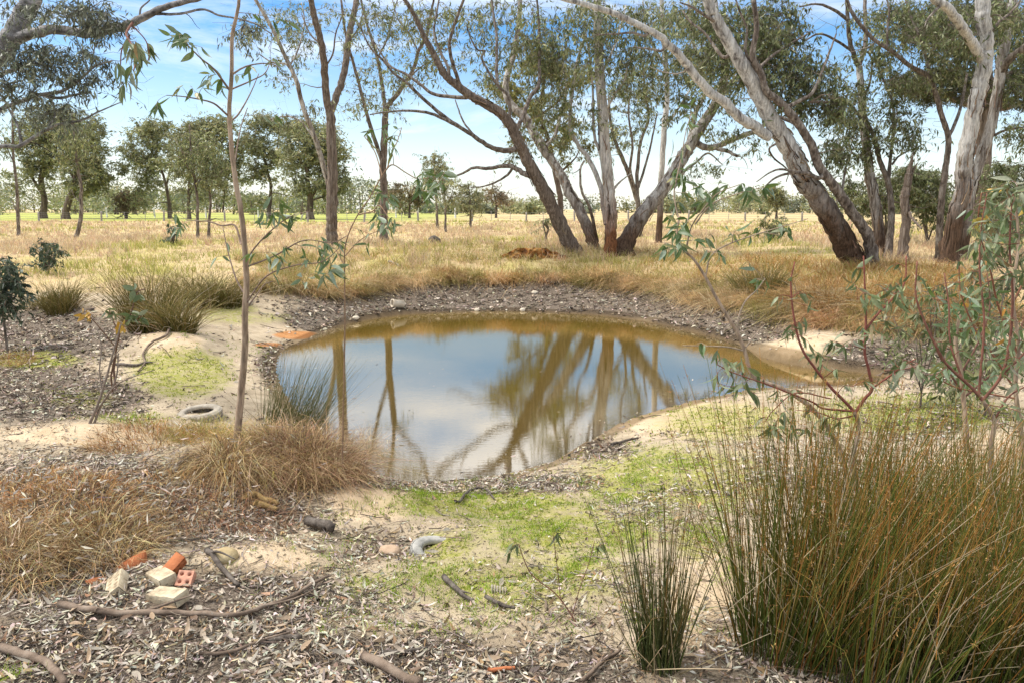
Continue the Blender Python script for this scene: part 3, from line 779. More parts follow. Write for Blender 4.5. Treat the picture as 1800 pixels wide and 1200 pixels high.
tree('gum_tree', 'thick grey gum leaning right out of the clump across the pond', 29.8, [
    (17, 5, 2, [(1097, 433), (1120, 393), (1147, 357), (1173, 323), (1197, 283), (1210, 263), (1230, 227), (1250, 197), (1267, 163), (1275, 133), (1272, 100), (1262, 50), (1255, -10)]),
    (7, 3, -1, [(1222, 250), (1245, 260), (1265, 256), (1283, 247), (1310, 237), (1333, 228), (1355, 205), (1370, 170)]),
    (5, 3, -1, [(1250, 258), (1267, 263), (1283, 268), (1297, 275)]),
    (6, 2, 2, [(1200, 280), (1215, 235), (1222, 200), (1240, 160), (1230, 110), (1215, 60), (1210, 0)]),
    (4, 1, 1, [(1185, 330), (1205, 300), (1225, 285), (1245, 270), (1270, 290)]),
    (4, 1.5, 3, [(1268, 165), (1290, 140), (1320, 100), (1330, 60)]),
], [(1230, 60, 60, 60, 22), (1210, 130, 50, 50, 16), (1270, 210, 50, 40, 10), (1300, 80, 60, 60, 18), (1180, 180, 35, 35, 7), (1270, 120, 50, 40, 14), (1240, 290, 30, 20, 3), (1320, 250, 30, 15, 3)], 'bark_mottled', GUM, ribbons=24, leaf=(0.16, 0.046), nl=28, crad=0.55)
tree('gum_tree', 'slender pale gum standing straight behind the right-leaning trunk', 37, [
    (6.5, 4, 0, [(1158, 425), (1161, 360), (1163, 307), (1167, 233), (1173, 167), (1170, 110), (1167, 67), (1163, 0), (1160, -40)]),
    (3, 1.2, 1, [(1168, 225), (1190, 195), (1205, 170), (1225, 140)]),
    (3, 1.2, -1, [(1171, 120), (1150, 85), (1135, 45), (1130, 0)]),
], [(1150, 40, 50, 45, 14), (1190, 90, 40, 50, 10), (1200, 30, 40, 35, 8)], 'bark_pale', GUM, leaf=(0.15, 0.042), nl=36, crad=0.55)
tree('gum_tree', 'small many-stemmed gum between the tall pale trunk and the slender one', 43, [
    (6, 2, 0, [(1122, 405), (1122, 360), (1110, 320), (1100, 293), (1083, 253), (1073, 213), (1070, 170)]),
    (4.5, 1.5, 1, [(1120, 350), (1120, 300), (1127, 247), (1140, 207), (1133, 150), (1130, 110)]),
    (3.5, 1.5, -1, [(1120, 345), (1108, 300), (1112, 255), (1105, 205), (1108, 160)]),
    (3, 1.5, 1, [(1122, 330), (1135, 290), (1145, 250), (1155, 200)]),
], [(1105, 190, 45, 70, 26), (1130, 130, 30, 50, 10), (1075, 230, 20, 50, 5)], 'bark_limb', GUM, leaf=(0.17, 0.048), nl=40, crad=0.6, tw=1.3)
tree('gum_tree', 'yellow-green crowned gum standing far behind the brown leaning trunk', 62, [
    (6, 2.5, 0, [(985, 392), (985, 350), (975, 300), (965, 250), (950, 200), (955, 150), (960, 110)]),
    (3.5, 1.5, 1, [(968, 260), (935, 230), (900, 190), (885, 160)]),
    (3, 1.5, 1, [(955, 200), (985, 175), (1000, 145)]),
    (3, 1, -1, [(978, 310), (1010, 280), (1020, 260)]),
], [(885, 145, 32, 20, 14), (955, 108, 40, 18, 18), (1000, 130, 40, 22, 14), (920, 175, 45, 26, 14), (975, 195, 50, 32, 14), (950, 240, 60, 30, 12), (1010, 250, 35, 40, 8)], 'bark_far', GUM_YEL, leaf=(0.24, 0.075), nl=60, crad=0.8, tw=1.8)

# --- the pair of rough-barked trees left of the pond
tree('stringybark_tree', 'dark rough-barked straight tree forking in two, left of the pond', 34, [
    (12, 9, 0, [(583, 430), (583, 400), (583, 367), (584, 300), (582, 233), (580, 193)]),
    (7.5, 5, -2, [(580, 200), (573, 167), (570, 117), (563, 67), (553, 33), (547, 0), (540, -40)]),
    (7.5, 5, 2, [(581, 198), (593, 167), (600, 147), (607, 117), (613, 67), (620, 33), (627, 0), (634, -40)]),
    (2, 1, -1, [(571, 120), (585, 95), (590, 60), (605, 20)]),
    (2, 1, 1, [(612, 75), (630, 50), (640, 15)]),
    (2, 1, 1, [(566, 80), (545, 60), (530, 25)]),
], [(600, 40, 40, 40, 8), (550, 70, 30, 30, 4), (640, 30, 35, 30, 6), (520, 20, 40, 20, 6)], 'bark_rough', GUM, leaf=(0.14, 0.04), nl=22, crad=0.5)
tree('stringybark_tree', 'thin grey trunk leaning left behind the straight forked tree', 36, [
    (6, 3, -3, [(588, 425), (582, 360), (576, 320), (572, 307), (563, 273), (550, 233), (533, 190), (520, 140), (500, 97), (480, 53), (467, 30), (447, -5), (440, -30)]),
    (3, 1, -1, [(522, 145), (505, 115), (478, 110), (455, 95)]),
    (2, 1, 1, [(510, 115), (525, 85), (535, 40), (530, 5)]),
    (2, 1, 1, [(556, 250), (530, 215), (505, 205), (475, 210)]),
], [(490, 40, 45, 35, 9), (455, 50, 30, 25, 5), (505, 130, 30, 40, 5), (530, 190, 25, 30, 4), (430, 60, 25, 20, 3), (500, 215, 25, 20, 3), (520, 80, 30, 30, 4)], 'bark_mottled', GUM, leaf=(0.15, 0.045), nl=26, crad=0.5)
tree('stringybark_tree', 'slim grey tree splitting into three upright stems, second left of the pond', 37, [
    (8, 6, 0, [(675, 412), (675, 370), (675, 333), (673, 300), (675, 260), (677, 207), (679, 190)]),
    (4.5, 2, -1, [(672, 285), (657, 240), (643, 193), (630, 143), (618, 100), (607, 57), (600, 0)]),
    (4.2, 2, 1, [(677, 195), (673, 157), (667, 120), (660, 90), (647, 50), (637, 10), (630, -20)]),
    (5, 2, -1, [(679, 190), (687, 180), (710, 150), (727, 120), (737, 87), (750, 63), (757, 27), (765, -15)]),
    (2.2, 1, 1, [(712, 147), (735, 122), (762, 105)]),
    (2, 1, 1, [(664, 103), (680, 70), (690, 30), (700, -5)]),
    (1.8, 1, 1, [(735, 92), (720, 60), (700, 35), (690, 0)]),
], [(640, 90, 35, 50, 7), (700, 90, 45, 50, 8), (660, 40, 40, 30, 7), (690, 190, 25, 20, 3), (625, 170, 25, 30, 3), (740, 50, 30, 40, 6)], 'bark_rough', GUM, leaf=(0.15, 0.042), nl=18, crad=0.5, limbbark='bark_limb')

# --- the gums on the right bank
tree('gum_tree', 'big pale gum leaning left from the right bank with a long bare limb', 23, [
    (24, 9, -2.5, [(1507, 470), (1490, 440), (1467, 393), (1440, 350), (1413, 317), (1403, 293), (1380, 247), (1357, 213), (1333, 167), (1310, 123), (1283, 77), (1260, 37), (1247, 10), (1233, -40)]),
    (11, 4, -4, [(1352, 240), (1327, 223), (1300, 207), (1277, 183), (1250, 163), (1227, 140), (1207, 113), (1167, 70), (1133, 50), (1100, 33), (1067, 20), (1027, 7), (987, -3), (940, -15)]),
    (3.2, 1, -1, [(1140, 56), (1133, 63), (1110, 58), (1080, 60), (1047, 62)]),
    (3, 1, 0, [(1172, 76), (1163, 90), (1147, 87), (1113, 83)]),
    (4.5, 1.5, -1, [(1345, 190), (1325, 160), (1325, 120), (1310, 90), (1313, 53), (1300, 20), (1290, -10)]),
    (4, 1.5, 1, [(1290, 90), (1270, 100), (1240, 60), (1215, 40), (1200, 20)]),
    (4, 1.5, -1, [(1260, 40), (1235, 25), (1215, 12), (1195, 5)]),
    (2.5, 1, 1, [(1372, 250), (1352, 262), (1362, 280), (1385, 300), (1382, 320)]),
    (4, 1.5, 1, [(1318, 140), (1350, 105), (1385, 80), (1420, 60)]),
], [(1290, 40, 50, 40, 18), (1340, 60, 60, 50, 22), (1270, 120, 45, 40, 12), (1370, 110, 50, 40, 14), (1230, 30, 40, 30, 10), (1360, 20, 50, 25, 10), (1400, 70, 35, 35, 7)], 'bark_pale', GUM_DARK, ribbons=40, leaf=(0.145, 0.043), nl=27, crad=0.46, limbbark='bark_limb')
tree('gum_tree', 'dark slim gum leaning along the upper side of the big pale leaning trunk', 22.6, [
    (11.5, 4.5, -2, [(1533, 452), (1523, 410), (1500, 377), (1477, 343), (1460, 320), (1440, 293), (1427, 257), (1407, 223), (1387, 197), (1367, 177), (1347, 160), (1338, 130), (1323, 100), (1330, 50), (1325, 0)]),
    (5, 1.5, -1, [(1447, 303), (1440, 313), (1417, 305), (1387, 305), (1363, 313), (1345, 328)]),
    (3, 1, -1, [(1400, 304), (1375, 298), (1355, 303), (1330, 320)]),
    (4, 1.5, 1, [(1400, 218), (1375, 207), (1350, 197), (1335, 172)]),
    (4.5, 1.5, 1, [(1380, 190), (1410, 175), (1430, 160), (1455, 100), (1470, 60)]),
    (3, 1.2, 1, [(1480, 345), (1484, 310), (1490, 285), (1500, 260)]),
    (3, 1, 2, [(1425, 180), (1460, 180), (1490, 190), (1515, 205)]),
], [(1400, 160, 40, 30, 12), (1440, 180, 45, 25, 14), (1480, 190, 35, 25, 9), (1380, 130, 40, 30, 9), (1440, 120, 35, 40, 8), (1470, 265, 22, 26, 6), (1350, 60, 40, 30, 8)], 'bark_limb', GUM_DARK, leaf=(0.145, 0.043), nl=27, crad=0.46, limbbark='bark_limb')
tree('gum_tree', 'upright grey-brown gum with Y fork just right of the big leaning trunk', 27, [
    (12, 6, 1, [(1545, 446), (1543, 400), (1537, 350), (1527, 300), (1523, 253), (1517, 207), (1513, 150), (1510, 117)]),
    (5, 3, 1, [(1510, 118), (1520, 83), (1522, 50), (1520, 10), (1522, -20)]),
    (5, 3, -1, [(1510, 118), (1503, 103), (1493, 67), (1490, 20), (1488, -20)]),
    (3, 1.5, 0, [(1518, 175), (1530, 143), (1533, 110), (1528, 92)]),
    (3, 1.5, -1, [(1497, 90), (1470, 72), (1440, 60), (1410, 75)]),
    (3.5, 1.5, -1, [(1490, 35), (1470, 20), (1440, 8), (1405, 12)]),
    (3, 1.5, -1, [(1520, 220), (1500, 190), (1480, 180), (1440, 180)]),
], [(1500, 180, 35, 40, 16), (1480, 240, 35, 35, 12), (1540, 90, 35, 35, 9), (1540, 30, 40, 30, 10), (1470, 130, 25, 20, 5), (1560, 230, 30, 30, 6), (1520, 260, 25, 30, 6)], 'bark_mottled', GUM_DARK, ribbons=20, leaf=(0.145, 0.043), nl=27, crad=0.46, limbbark='bark_limb')
tree('gum_tree', 'slim brown gum rising between the Y-forked trunk and the broken stump', 26.4, [
    (7.5, 3, 1, [(1562, 447), (1567, 383), (1565, 343), (1560, 317), (1547, 283), (1537, 243), (1526, 218), (1515, 190)]),
    (3.8, 1.4, 1, [(1562, 320), (1564, 290), (1570, 233), (1570, 187), (1557, 150), (1543, 117), (1530, 80)]),
    (2.5, 1, 0, [(1568, 290), (1580, 275), (1605, 262)]),
    (2.5, 1, 1, [(1571, 240), (1578, 210), (1595, 200)]),
], [(1575, 215, 30, 40, 9), (1600, 240, 30, 20, 6), (1555, 130, 25, 30, 6), (1590, 160, 30, 30, 8)], 'bark_limb', GUM_DARK, leaf=(0.145, 0.043), nl=27, crad=0.46, limbbark='bark_limb')
tree('gum_tree', 'dark thin gum arching left high up, just left of the big pale upright trunk', 25.6, [
    (7, 3, -1, [(1650, 446), (1652, 390), (1655, 350), (1657, 333), (1663, 287), (1667, 243), (1657, 210), (1647, 173), (1633, 137), (1600, 117), (1567, 90), (1533, 67), (1500, 27), (1485, -10)]),
    (4, 2.5, 1, [(1667, 243), (1683, 207), (1693, 170), (1700, 130)]),
    (3.4, 2, 1, [(1634, 138), (1630, 110), (1617, 67), (1600, 27), (1590, -10)]),
    (2.5, 1.5, 0, [(1560, 85), (1560, 50), (1563, 20), (1557, -10)]),
    (2, 1, 1, [(1618, 72), (1590, 60), (1570, 50)]),
], [(1640, 70, 45, 35, 14), (1580, 60, 35, 30, 8), (1660, 130, 35, 25, 9), (1610, 20, 50, 20, 9), (1600, 145, 40, 20, 7)], 'bark_limb', GUM_DARK, leaf=(0.145, 0.043), nl=27, crad=0.46, limbbark='bark_limb')
tree('gum_tree', 'big pale upright gum with orange-stained side limb near the right edge', 24, [
    (16.5, 13.5, -1, [(1668, 450), (1680, 383), (1693, 333), (1695, 283), (1710, 213), (1720, 160), (1730, 120), (1733, 83), (1728, 33), (1728, 0), (1730, -50)]),
    (10, 7, -2, [(1727, 108), (1707, 73), (1695, 55), (1683, 37), (1663, 13), (1643, 0), (1620, -30)]),
    (3, 1, -1, [(1655, 8), (1643, 20), (1630, 35), (1625, 48)]),
    (4, 2, 1, [(1732, 70), (1755, 40), (1780, 20), (1800, -10)]),
], [(1700, 60, 35, 40, 10), (1680, 100, 35, 30, 8), (1660, 60, 35, 30, 8), (1770, 30, 50, 30, 12), (1660, 10, 40, 20, 7)], 'bark_pale', GUM_DARK, ribbons=40, leaf=(0.145, 0.043), nl=27, crad=0.46, limbbark='bark_limb')
tree('gum_tree', 'grey gum crossing behind the big pale upright trunk at the right edge', 26, [
    (11.5, 8.5, 0, [(1690, 447), (1705, 340), (1717, 300), (1733, 253), (1747, 200), (1757, 140), (1763, 97), (1773, 50), (1780, 0), (1785, -40)]),
    (8, 6, -1, [(1759, 132), (1770, 112), (1783, 97), (1800, 85), (1830, 60)]),
    (3, 1.2, 0, [(1748, 238), (1765, 230), (1780, 227), (1810, 222)]),
    (3, 1.5, 0, [(1770, 60), (1750, 40), (1740, 10)]),
], [(1790, 60, 40, 50, 14), (1790, 230, 30, 30, 8), (1750, 20, 40, 25, 8), (1790, 150, 25, 30, 8)], 'bark_mottled', GUM_DARK, ribbons=20, leaf=(0.145, 0.043), nl=27, crad=0.46, limbbark='bark_limb')
tree('conifer_tree', 'dark flat-layered tree spreading behind the right-hand gums', 46, [
    (18, 6, 0, [(1725, 432), (1725, 350), (1730, 250), (1735, 150), (1730, 60), (1730, 0)]),
    (7, 2, -1, [(1732, 200), (1690, 180), (1640, 165), (1600, 160)]),
    (7, 2, 1, [(1732, 190), (1770, 190), (1800, 180), (1840, 175)]),
    (6, 2, 0, [(1733, 110), (1700, 90), (1650, 70), (1600, 50), (1560, 40)]),
    (6, 2, 0, [(1733, 150), (1770, 130), (1810, 120)]),
    (5, 2, 0, [(1731, 70), (1760, 40), (1800, 30)]),
], [(1650, 165, 70, 14, 26), (1600, 140, 35, 12, 10), (1690, 135, 50, 12, 16), (1790, 170, 50, 22, 18), (1780, 130, 40, 14, 10), (1640, 60, 60, 14, 16), (1580, 30, 40, 10, 8), (1700, 80, 60, 16, 16), (1790, 60, 40, 40, 16), (1740, 20, 60, 25, 16), (1660, 30, 40, 15, 8)], 'bark_rough', [(0.05, 0.062, 0.025), (0.08, 0.085, 0.03), (0.12, 0.115, 0.04), (0.06, 0.07, 0.03)], leaf=(0.20, 0.05), nl=90, crad=0.62, tw=1.5, droop=0.1)
# broken stump
root = tree('dead_stump', 'tall broken grey-brown dead stump with splintered top between slim gums', 25.8, [
    (10, 7.5, 0, [(1587, 448), (1590, 415), (1593, 383), (1590, 350), (1594, 330), (1598, 305)]),
    (6, 1.0, 0, [(1597, 308), (1602, 285), (1606, 268)]),
    (3.5, 0.8, 0, [(1600, 312), (1606, 298), (1614, 286)]),
    (3.6, 1.8, -1, [(1594, 368), (1602, 382), (1612, 394), (1620, 402)]),
], [], 'bark_rough', cat='stump')

# --- near gum whose limbs reach in from the upper left (trunk outside the frame)
LEFT_GUM = tree('gum_tree', 'silver-grey limbs of a gum reaching in at the top left corner', 11, [
    (26, 17, 1.0, [(-190, 640), (-170, 450), (-140, 300), (-90, 190), (-30, 125), (10, 80), (32, 45), (55, 0), (75, -40)]),
    (11, 4, -1.0, [(18, 72), (43, 63), (83, 52), (120, 55), (157, 60), (197, 52), (233, 40), (267, 23), (300, 10), (340, 0), (400, -15)]),
    (3.2, 1.3, -.5, [(243, 33), (255, 26), (283, 25), (317, 25), (357, 17), (383, 27), (413, 32), (450, 43), (477, 60)]),
    (6, 2, -.5, [(-60, 225), (0, 193), (33, 180), (70, 167), (100, 173), (133, 167), (160, 163)]),
    (4, 1.4, -.5, [(72, 167), (110, 160), (140, 140), (167, 117), (197, 107)]),
    (6, 1, -.6, [(-100, 270), (0, 257), (33, 257), (67, 237), (100, 220), (140, 213), (173, 197), (213, 180)]),
    (3.5, 1.4, .4, [(37, 254), (33, 227), (20, 200), (0, 165)]),
    (3, 1, .4, [(83, 230), (97, 200), (90, 177), (75, 170)]),
    (6, 2.5, .8, [(-70, 170), (0, 133), (33, 120), (63, 113), (90, 118)]),
    (2.5, 1, 0, [(245, 36), (248, 15), (262, 2), (270, -10)]),
    (2.5, 1, 0, [(60, 60), (85, 28), (100, 22), (125, 30), (150, 20), (175, 5)]),
    (2, .8, 0, [(160, 125), (165, 90), (180, 60)]),
], [(150, 25, 50, 22, 8), (60, 15, 60, 14, 5), (110, 100, 60, 30, 9), (60, 100, 45, 30, 6), (150, 130, 45, 25, 6), (30, 150, 35, 20, 4), (90, 175, 60, 15, 5), (20, 100, 25, 30, 4), (180, 30, 30, 20, 5), (440, 45, 25, 15, 2), (110, 200, 40, 10, 2)], 'bark_silver', GUM_GREY, leaf=(0.08, 0.019), nl=40, crad=0.3, tw=0.6, limbbark='bark_silver', twigcol=(0.07, 0.06, 0.055))

# --- thin paddock saplings, left
for lab, y0, lim, fol in [
    ('thin bare-stemmed sapling nearest the left edge of the paddock', 46, [(3.4, 1.6, 0, [(33, 410), (31, 370), (30, 333), (23, 267), (22, 193), (20, 150)]), (1.5, .8, 0, [(31, 380), (25, 362), (20, 352)]), (1.5, .7, 0, [(26, 290), (12, 260), (5, 235)])], [(20, 230, 22, 40, 6), (10, 260, 18, 20, 3)]),
    ('sapling with a kinked dark stem second from the left in the paddock', 43, [(4.2, 1.5, 0, [(133, 420), (139, 400), (143, 373), (142, 345), (143, 330), (137, 300), (132, 260), (127, 200)]), (1.6, .8, 0, [(141, 355), (130, 345), (127, 335)]), (1.5, .7, 1, [(135, 285), (150, 265), (170, 255)]), (1.5, .7, 1, [(133, 268), (120, 245), (112, 220)])], [(130, 225, 32, 35, 12), (150, 270, 25, 25, 6), (115, 260, 20, 25, 4)]),
    ('dark-stemmed bushy sapling left of the tan sapling', 43, [(3.4, 1.4, 0, [(348, 417), (347, 380), (347, 350), (340, 300), (335, 260), (333, 220)]), (1.5, .8, 1, [(345, 330), (358, 300), (365, 270)]), (1.4, .8, -1, [(342, 310), (325, 285), (318, 260)])], [(340, 255, 36, 40, 18), (350, 310, 30, 25, 8), (325, 290, 20, 25, 5)]),
    ('slim sapling standing close to the dark-stemmed bushy sapling', 44, [(3, 1.4, 0, [(367, 415), (368, 385), (370, 350), (362, 310), (362, 270)]), (1.4, .8, 1, [(369, 350), (382, 325), (390, 300)])], [(365, 280, 28, 35, 11), (385, 310, 20, 25, 5)])]:
    tree('paddock_sapling', lab, y0, lim, fol, 'bark_limb', GUM, 'saplings in the dry paddock', leaf=(0.17, 0.05), nl=40, crad=0.55, sides=7)
for lab, y0, lim, fol in [
    ('sapling with rounded crown beyond the pond, left of the leaning gums', 60, [(3, 1.2, 0, [(769, 400), (768, 370), (766, 340), (764, 300), (762, 275)]), (1.4, .8, 0, [(767, 345), (755, 320), (748, 300)])], [(763, 290, 20, 22, 12), (762, 320, 26, 20, 11)]),
    ('thin-stemmed sapling in front of the rounded one beyond the pond', 52, [(2.4, 1, 0, [(783, 402), (783, 375), (782, 345), (780, 310)]), (1.2, .7, 0, [(783, 370), (793, 345), (797, 330)])], [(783, 335, 18, 25, 8)]),
    ('pale bushy sapling by itself beyond the pond, right of the rounded one', 60, [(2.6, 1.2, 0, [(827, 398), (827, 375), (826, 350), (823, 325)]), (1.4, .8, 0, [(827, 370), (838, 350), (842, 338)])], [(823, 345, 26, 22, 16), (835, 358, 18, 12, 6)])]:
    tree('paddock_sapling', lab, y0, lim, fol, 'bark_limb', FAR_G, 'saplings in the dry paddock', leaf=(0.2, 0.06), nl=45, crad=0.6, sides=7, tw=1.3)

# --- far trees beyond the fence
for lab, y0, lim, fol, pal in [
    ('big dark dome-crowned tree beyond the fence at the left', 125, [(9, 4, 0, [(76, 374), (78, 350), (72, 320), (80, 280), (85, 240)]), (5, 2, 0, [(77, 345), (55, 310), (45, 280)]), (4, 2, 0, [(75, 310), (95, 270), (110, 230)])], [(85, 215, 55, 30, 26), (60, 260, 40, 40, 20), (60, 310, 45, 35, 16), (110, 250, 40, 40, 18)], FAR_DK),
    ('dark many-stemmed tree beyond the fence, right beside the dome-crowned one', 118, [(9, 4, 0, [(115, 374), (122, 350), (130, 330), (135, 290), (140, 240)]), (5, 2, 0, [(122, 348), (140, 325), (165, 300), (180, 280)]), (4, 2, 0, [(132, 320), (120, 290), (118, 250)])], [(150, 225, 45, 25, 20), (165, 270, 38, 40, 18), (140, 310, 45, 40, 20), (175, 320, 25, 25, 6)], FAR_DK),
    ('airy gum beyond the fence with a leaning thin trunk', 120, [(5, 2, 0, [(298, 374), (296, 350), (290, 320), (280, 290), (262, 260)]), (3, 1.5, 0, [(292, 330), (300, 290), (305, 250)]), (2.5, 1, 0, [(285, 300), (250, 290), (230, 270)])], [(245, 240, 30, 18, 13), (275, 235, 25, 18, 10), (220, 265, 15, 10, 4), (250, 285, 32, 20, 9), (290, 270, 25, 22, 8), (265, 320, 25, 12, 4)], FAR_G),
    ('tall pale-green gum beyond the fence, left of the tan sapling', 115, [(4.5, 2, 0, [(332, 374), (332, 340), (335, 300), (345, 250)]), (3.5, 1.5, 0, [(332, 345), (350, 310), (375, 270)]), (3, 1.5, 0, [(392, 374), (395, 330), (398, 280)])], [(325, 235, 28, 20, 13), (360, 225, 30, 16, 14), (390, 225, 30, 18, 12), (345, 270, 40, 30, 16), (390, 270, 30, 35, 12), (370, 320, 40, 30, 12), (415, 260, 20, 20, 5)], FAR_G),
    ('open-branched gum beyond the fence, right of the tan sapling', 118, [(5.5, 2, 0, [(473, 374), (475, 350), (476, 325), (468, 295), (460, 260)]), (3, 1.5, 0, [(475, 320), (450, 300), (435, 285)]), (3, 1.5, 0, [(470, 300), (485, 270), (490, 240)])], [(470, 218, 30, 16, 13), (495, 215, 30, 14, 12), (455, 250, 22, 20, 8), (485, 260, 28, 25, 9), (450, 300, 25, 20, 6)], FAR_G),
    ('stout dark-trunked gum beyond the fence behind the forked rough-barked tree', 112, [(9, 4, 0, [(545, 372), (545, 345), (541, 320), (540, 290)]), (5, 2, 0, [(546, 350), (556, 330), (562, 305), (570, 280)]), (3, 1.5, 0, [(550, 352), (570, 345), (582, 332)]), (3, 1.5, 0, [(541, 300), (520, 275), (510, 255)])], [(520, 225, 35, 18, 14), (560, 240, 40, 22, 15), (600, 270, 22, 30, 8), (525, 275, 35, 25, 12), (570, 285, 35, 25, 12), (540, 310, 40, 20, 8), (600, 310, 20, 25, 6)], FAR_G),
    ('grey-brown dry shrub-like tree by the far fence, left of the leaning gums', 130, [(3, 1, 0, [(872, 376), (872, 360), (868, 340), (865, 325)]), (2, .8, 0, [(872, 365), (885, 350), (895, 335)])], [(880, 350, 26, 16, 8)], [(0.24, 0.17, 0.10), (0.30, 0.22, 0.14), (0.20, 0.18, 0.09)]),
    ('russet-leaved round tree by the far fence behind the three-stemmed tree', 130, [(3, 1, 0, [(720, 376), (720, 355), (716, 335), (710, 320)]), (2, .8, 0, [(720, 360), (735, 345), (740, 335)])], [(715, 335, 30, 18, 14), (735, 350, 20, 14, 6)], [(0.20, 0.16, 0.08), (0.26, 0.19, 0.10), (0.16, 0.16, 0.08)]),
    ('brown leafless-looking shrub beyond the fence between the dark and the airy trees', 125, [(3, 1, 0, [(222, 374), (222, 360), (218, 345), (212, 335)]), (2, .8, 0, [(222, 365), (232, 350), (238, 342)])], [(222, 348, 26, 15, 12)], [(0.17, 0.12, 0.07), (0.22, 0.15, 0.09), (0.15, 0.13, 0.06)]),
    ('tiny dark tree on the horizon left of the big leaning gum', 120, [(2.5, 1.2, 0, [(1365, 376), (1366, 360), (1364, 345)]), (1.5, .8, 0, [(1366, 362), (1375, 350), (1380, 345)])], [(1362, 345, 22, 13, 10), (1370, 355, 16, 8, 4)], FAR_DK)]:
    lim = [(r0 * .72, r1 * .8, dy, pts) for r0, r1, dy, pts in lim]
    fol = [(a + random.uniform(-10, 10), b + random.uniform(-8, 8), c * random.uniform(.7, 1.15), d * random.uniform(.7, 1.1), n * random.uniform(1.1, 1.6)) for a, b, c, d, n in fol]
    fol += [(a + random.uniform(-18, 18), min(b + random.uniform(30, 60), 352), c * .8, min(d, 16), n * .45) for a, b, c, d, n in fol if b < 300]
    tree('far_tree', lab, y0, lim, fol, 'bark_far', pal, 'trees beyond the fence', leaf=(0.46, 0.15), nl=42, crad=1.3, sides=7, tw=2.2, droop=0.3)

# --- dark shrubs under the right-hand gums and paddock bushes
def shrub(name, label, px, py, y, blobs_, pal, leaf=(0.1, 0.03), crad=0.35, nl=50, group=None, stems=4, tw=1.0, cat='shrub'):
    lim = [(2.2 * tw, 1.0, 0, [(px, py), (px + random.uniform(-4, 4), py - 14), (blobs_[0][0], blobs_[0][1])])]
    for k in range(stems - 1):
        b = blobs_[(k + 1) % len(blobs_)]
        lim.append((1.8 * tw, 0.8, random.uniform(-.5, .5), [(px, py - 2), ((px + b[0]) / 2 + random.uniform(-6, 6), (py + b[1]) / 2), (b[0] + random.uniform(-8, 8), b[1])]))
    return tree(name, label, y, lim, blobs_, 'bark_limb', pal, group, leaf=leaf, crad=crad, nl=nl, sides=5, tw=tw, cat=cat, foliage_name='foliage')
shrub('shrub', 'dense dark shrub between the broken stump and the big pale upright trunk', 1630, 430, 34, [(1625, 330, 40, 38, 40), (1600, 310, 26, 20, 14), (1650, 370, 30, 26, 14)], GUM_DARK, leaf=(0.14, 0.045), crad=0.45, nl=60)
shrub('shrub', 'dense dark shrub just left of the broken stump behind slim gums', 1560, 425, 36, [(1555, 340, 32, 35, 24), (1500, 330, 24, 18, 10), (1530, 370, 30, 20, 8)], GUM_DARK, leaf=(0.14, 0.045), crad=0.45, nl=50)
shrub('shrub', 'dark shrub filling the gap right of the big pale upright trunk', 1770, 430, 30, [(1770, 320, 40, 40, 30), (1790, 370, 40, 40, 20), (1740, 380, 25, 30, 10)], GUM_DARK, leaf=(0.13, 0.04), crad=0.45, nl=55)
shrub('shrub', 'small round olive bush in the paddock left of the big leaning gum', 1360, 418, 38, [(1358, 396, 24, 20, 12)], GUM, leaf=(0.11, 0.035), crad=0.3, nl=45)
shrub('shrub', 'small dark-leaved bush alone in the dry paddock at the left', 84, 480, 24, [(85, 440, 26, 16, 9), (80, 455, 22, 10, 5)], [(0.05, 0.08, 0.04), (0.08, 0.12, 0.06), (0.11, 0.14, 0.09)], leaf=(0.13, 0.05), crad=0.22, nl=16)
shrub('shrub', 'dark glossy shrub at the left edge beside the litter hollow', 6, 560, 15.5, [(10, 480, 26, 28, 8), (5, 530, 26, 24, 7), (30, 500, 18, 16, 4)], [(0.05, 0.075, 0.04), (0.08, 0.11, 0.06), (0.13, 0.16, 0.11)], leaf=(0.12, 0.045), crad=0.2, nl=26)
shrub('shrub', 'low dark shrub just left of the leaning clump base', 960, 415, 34, [(955, 392, 14, 10, 3)], GUM, leaf=(0.12, 0.04), crad=0.25, nl=25)
shrub('shrub', 'sparse little shrub in dry grass left of the dark-stemmed sapling', 305, 430, 34, [(306, 402, 12, 8, 3), (300, 418, 10, 5, 2)], [(0.06, 0.09, 0.05), (0.10, 0.13, 0.08)], leaf=(0.15, 0.06), crad=0.2, nl=14)

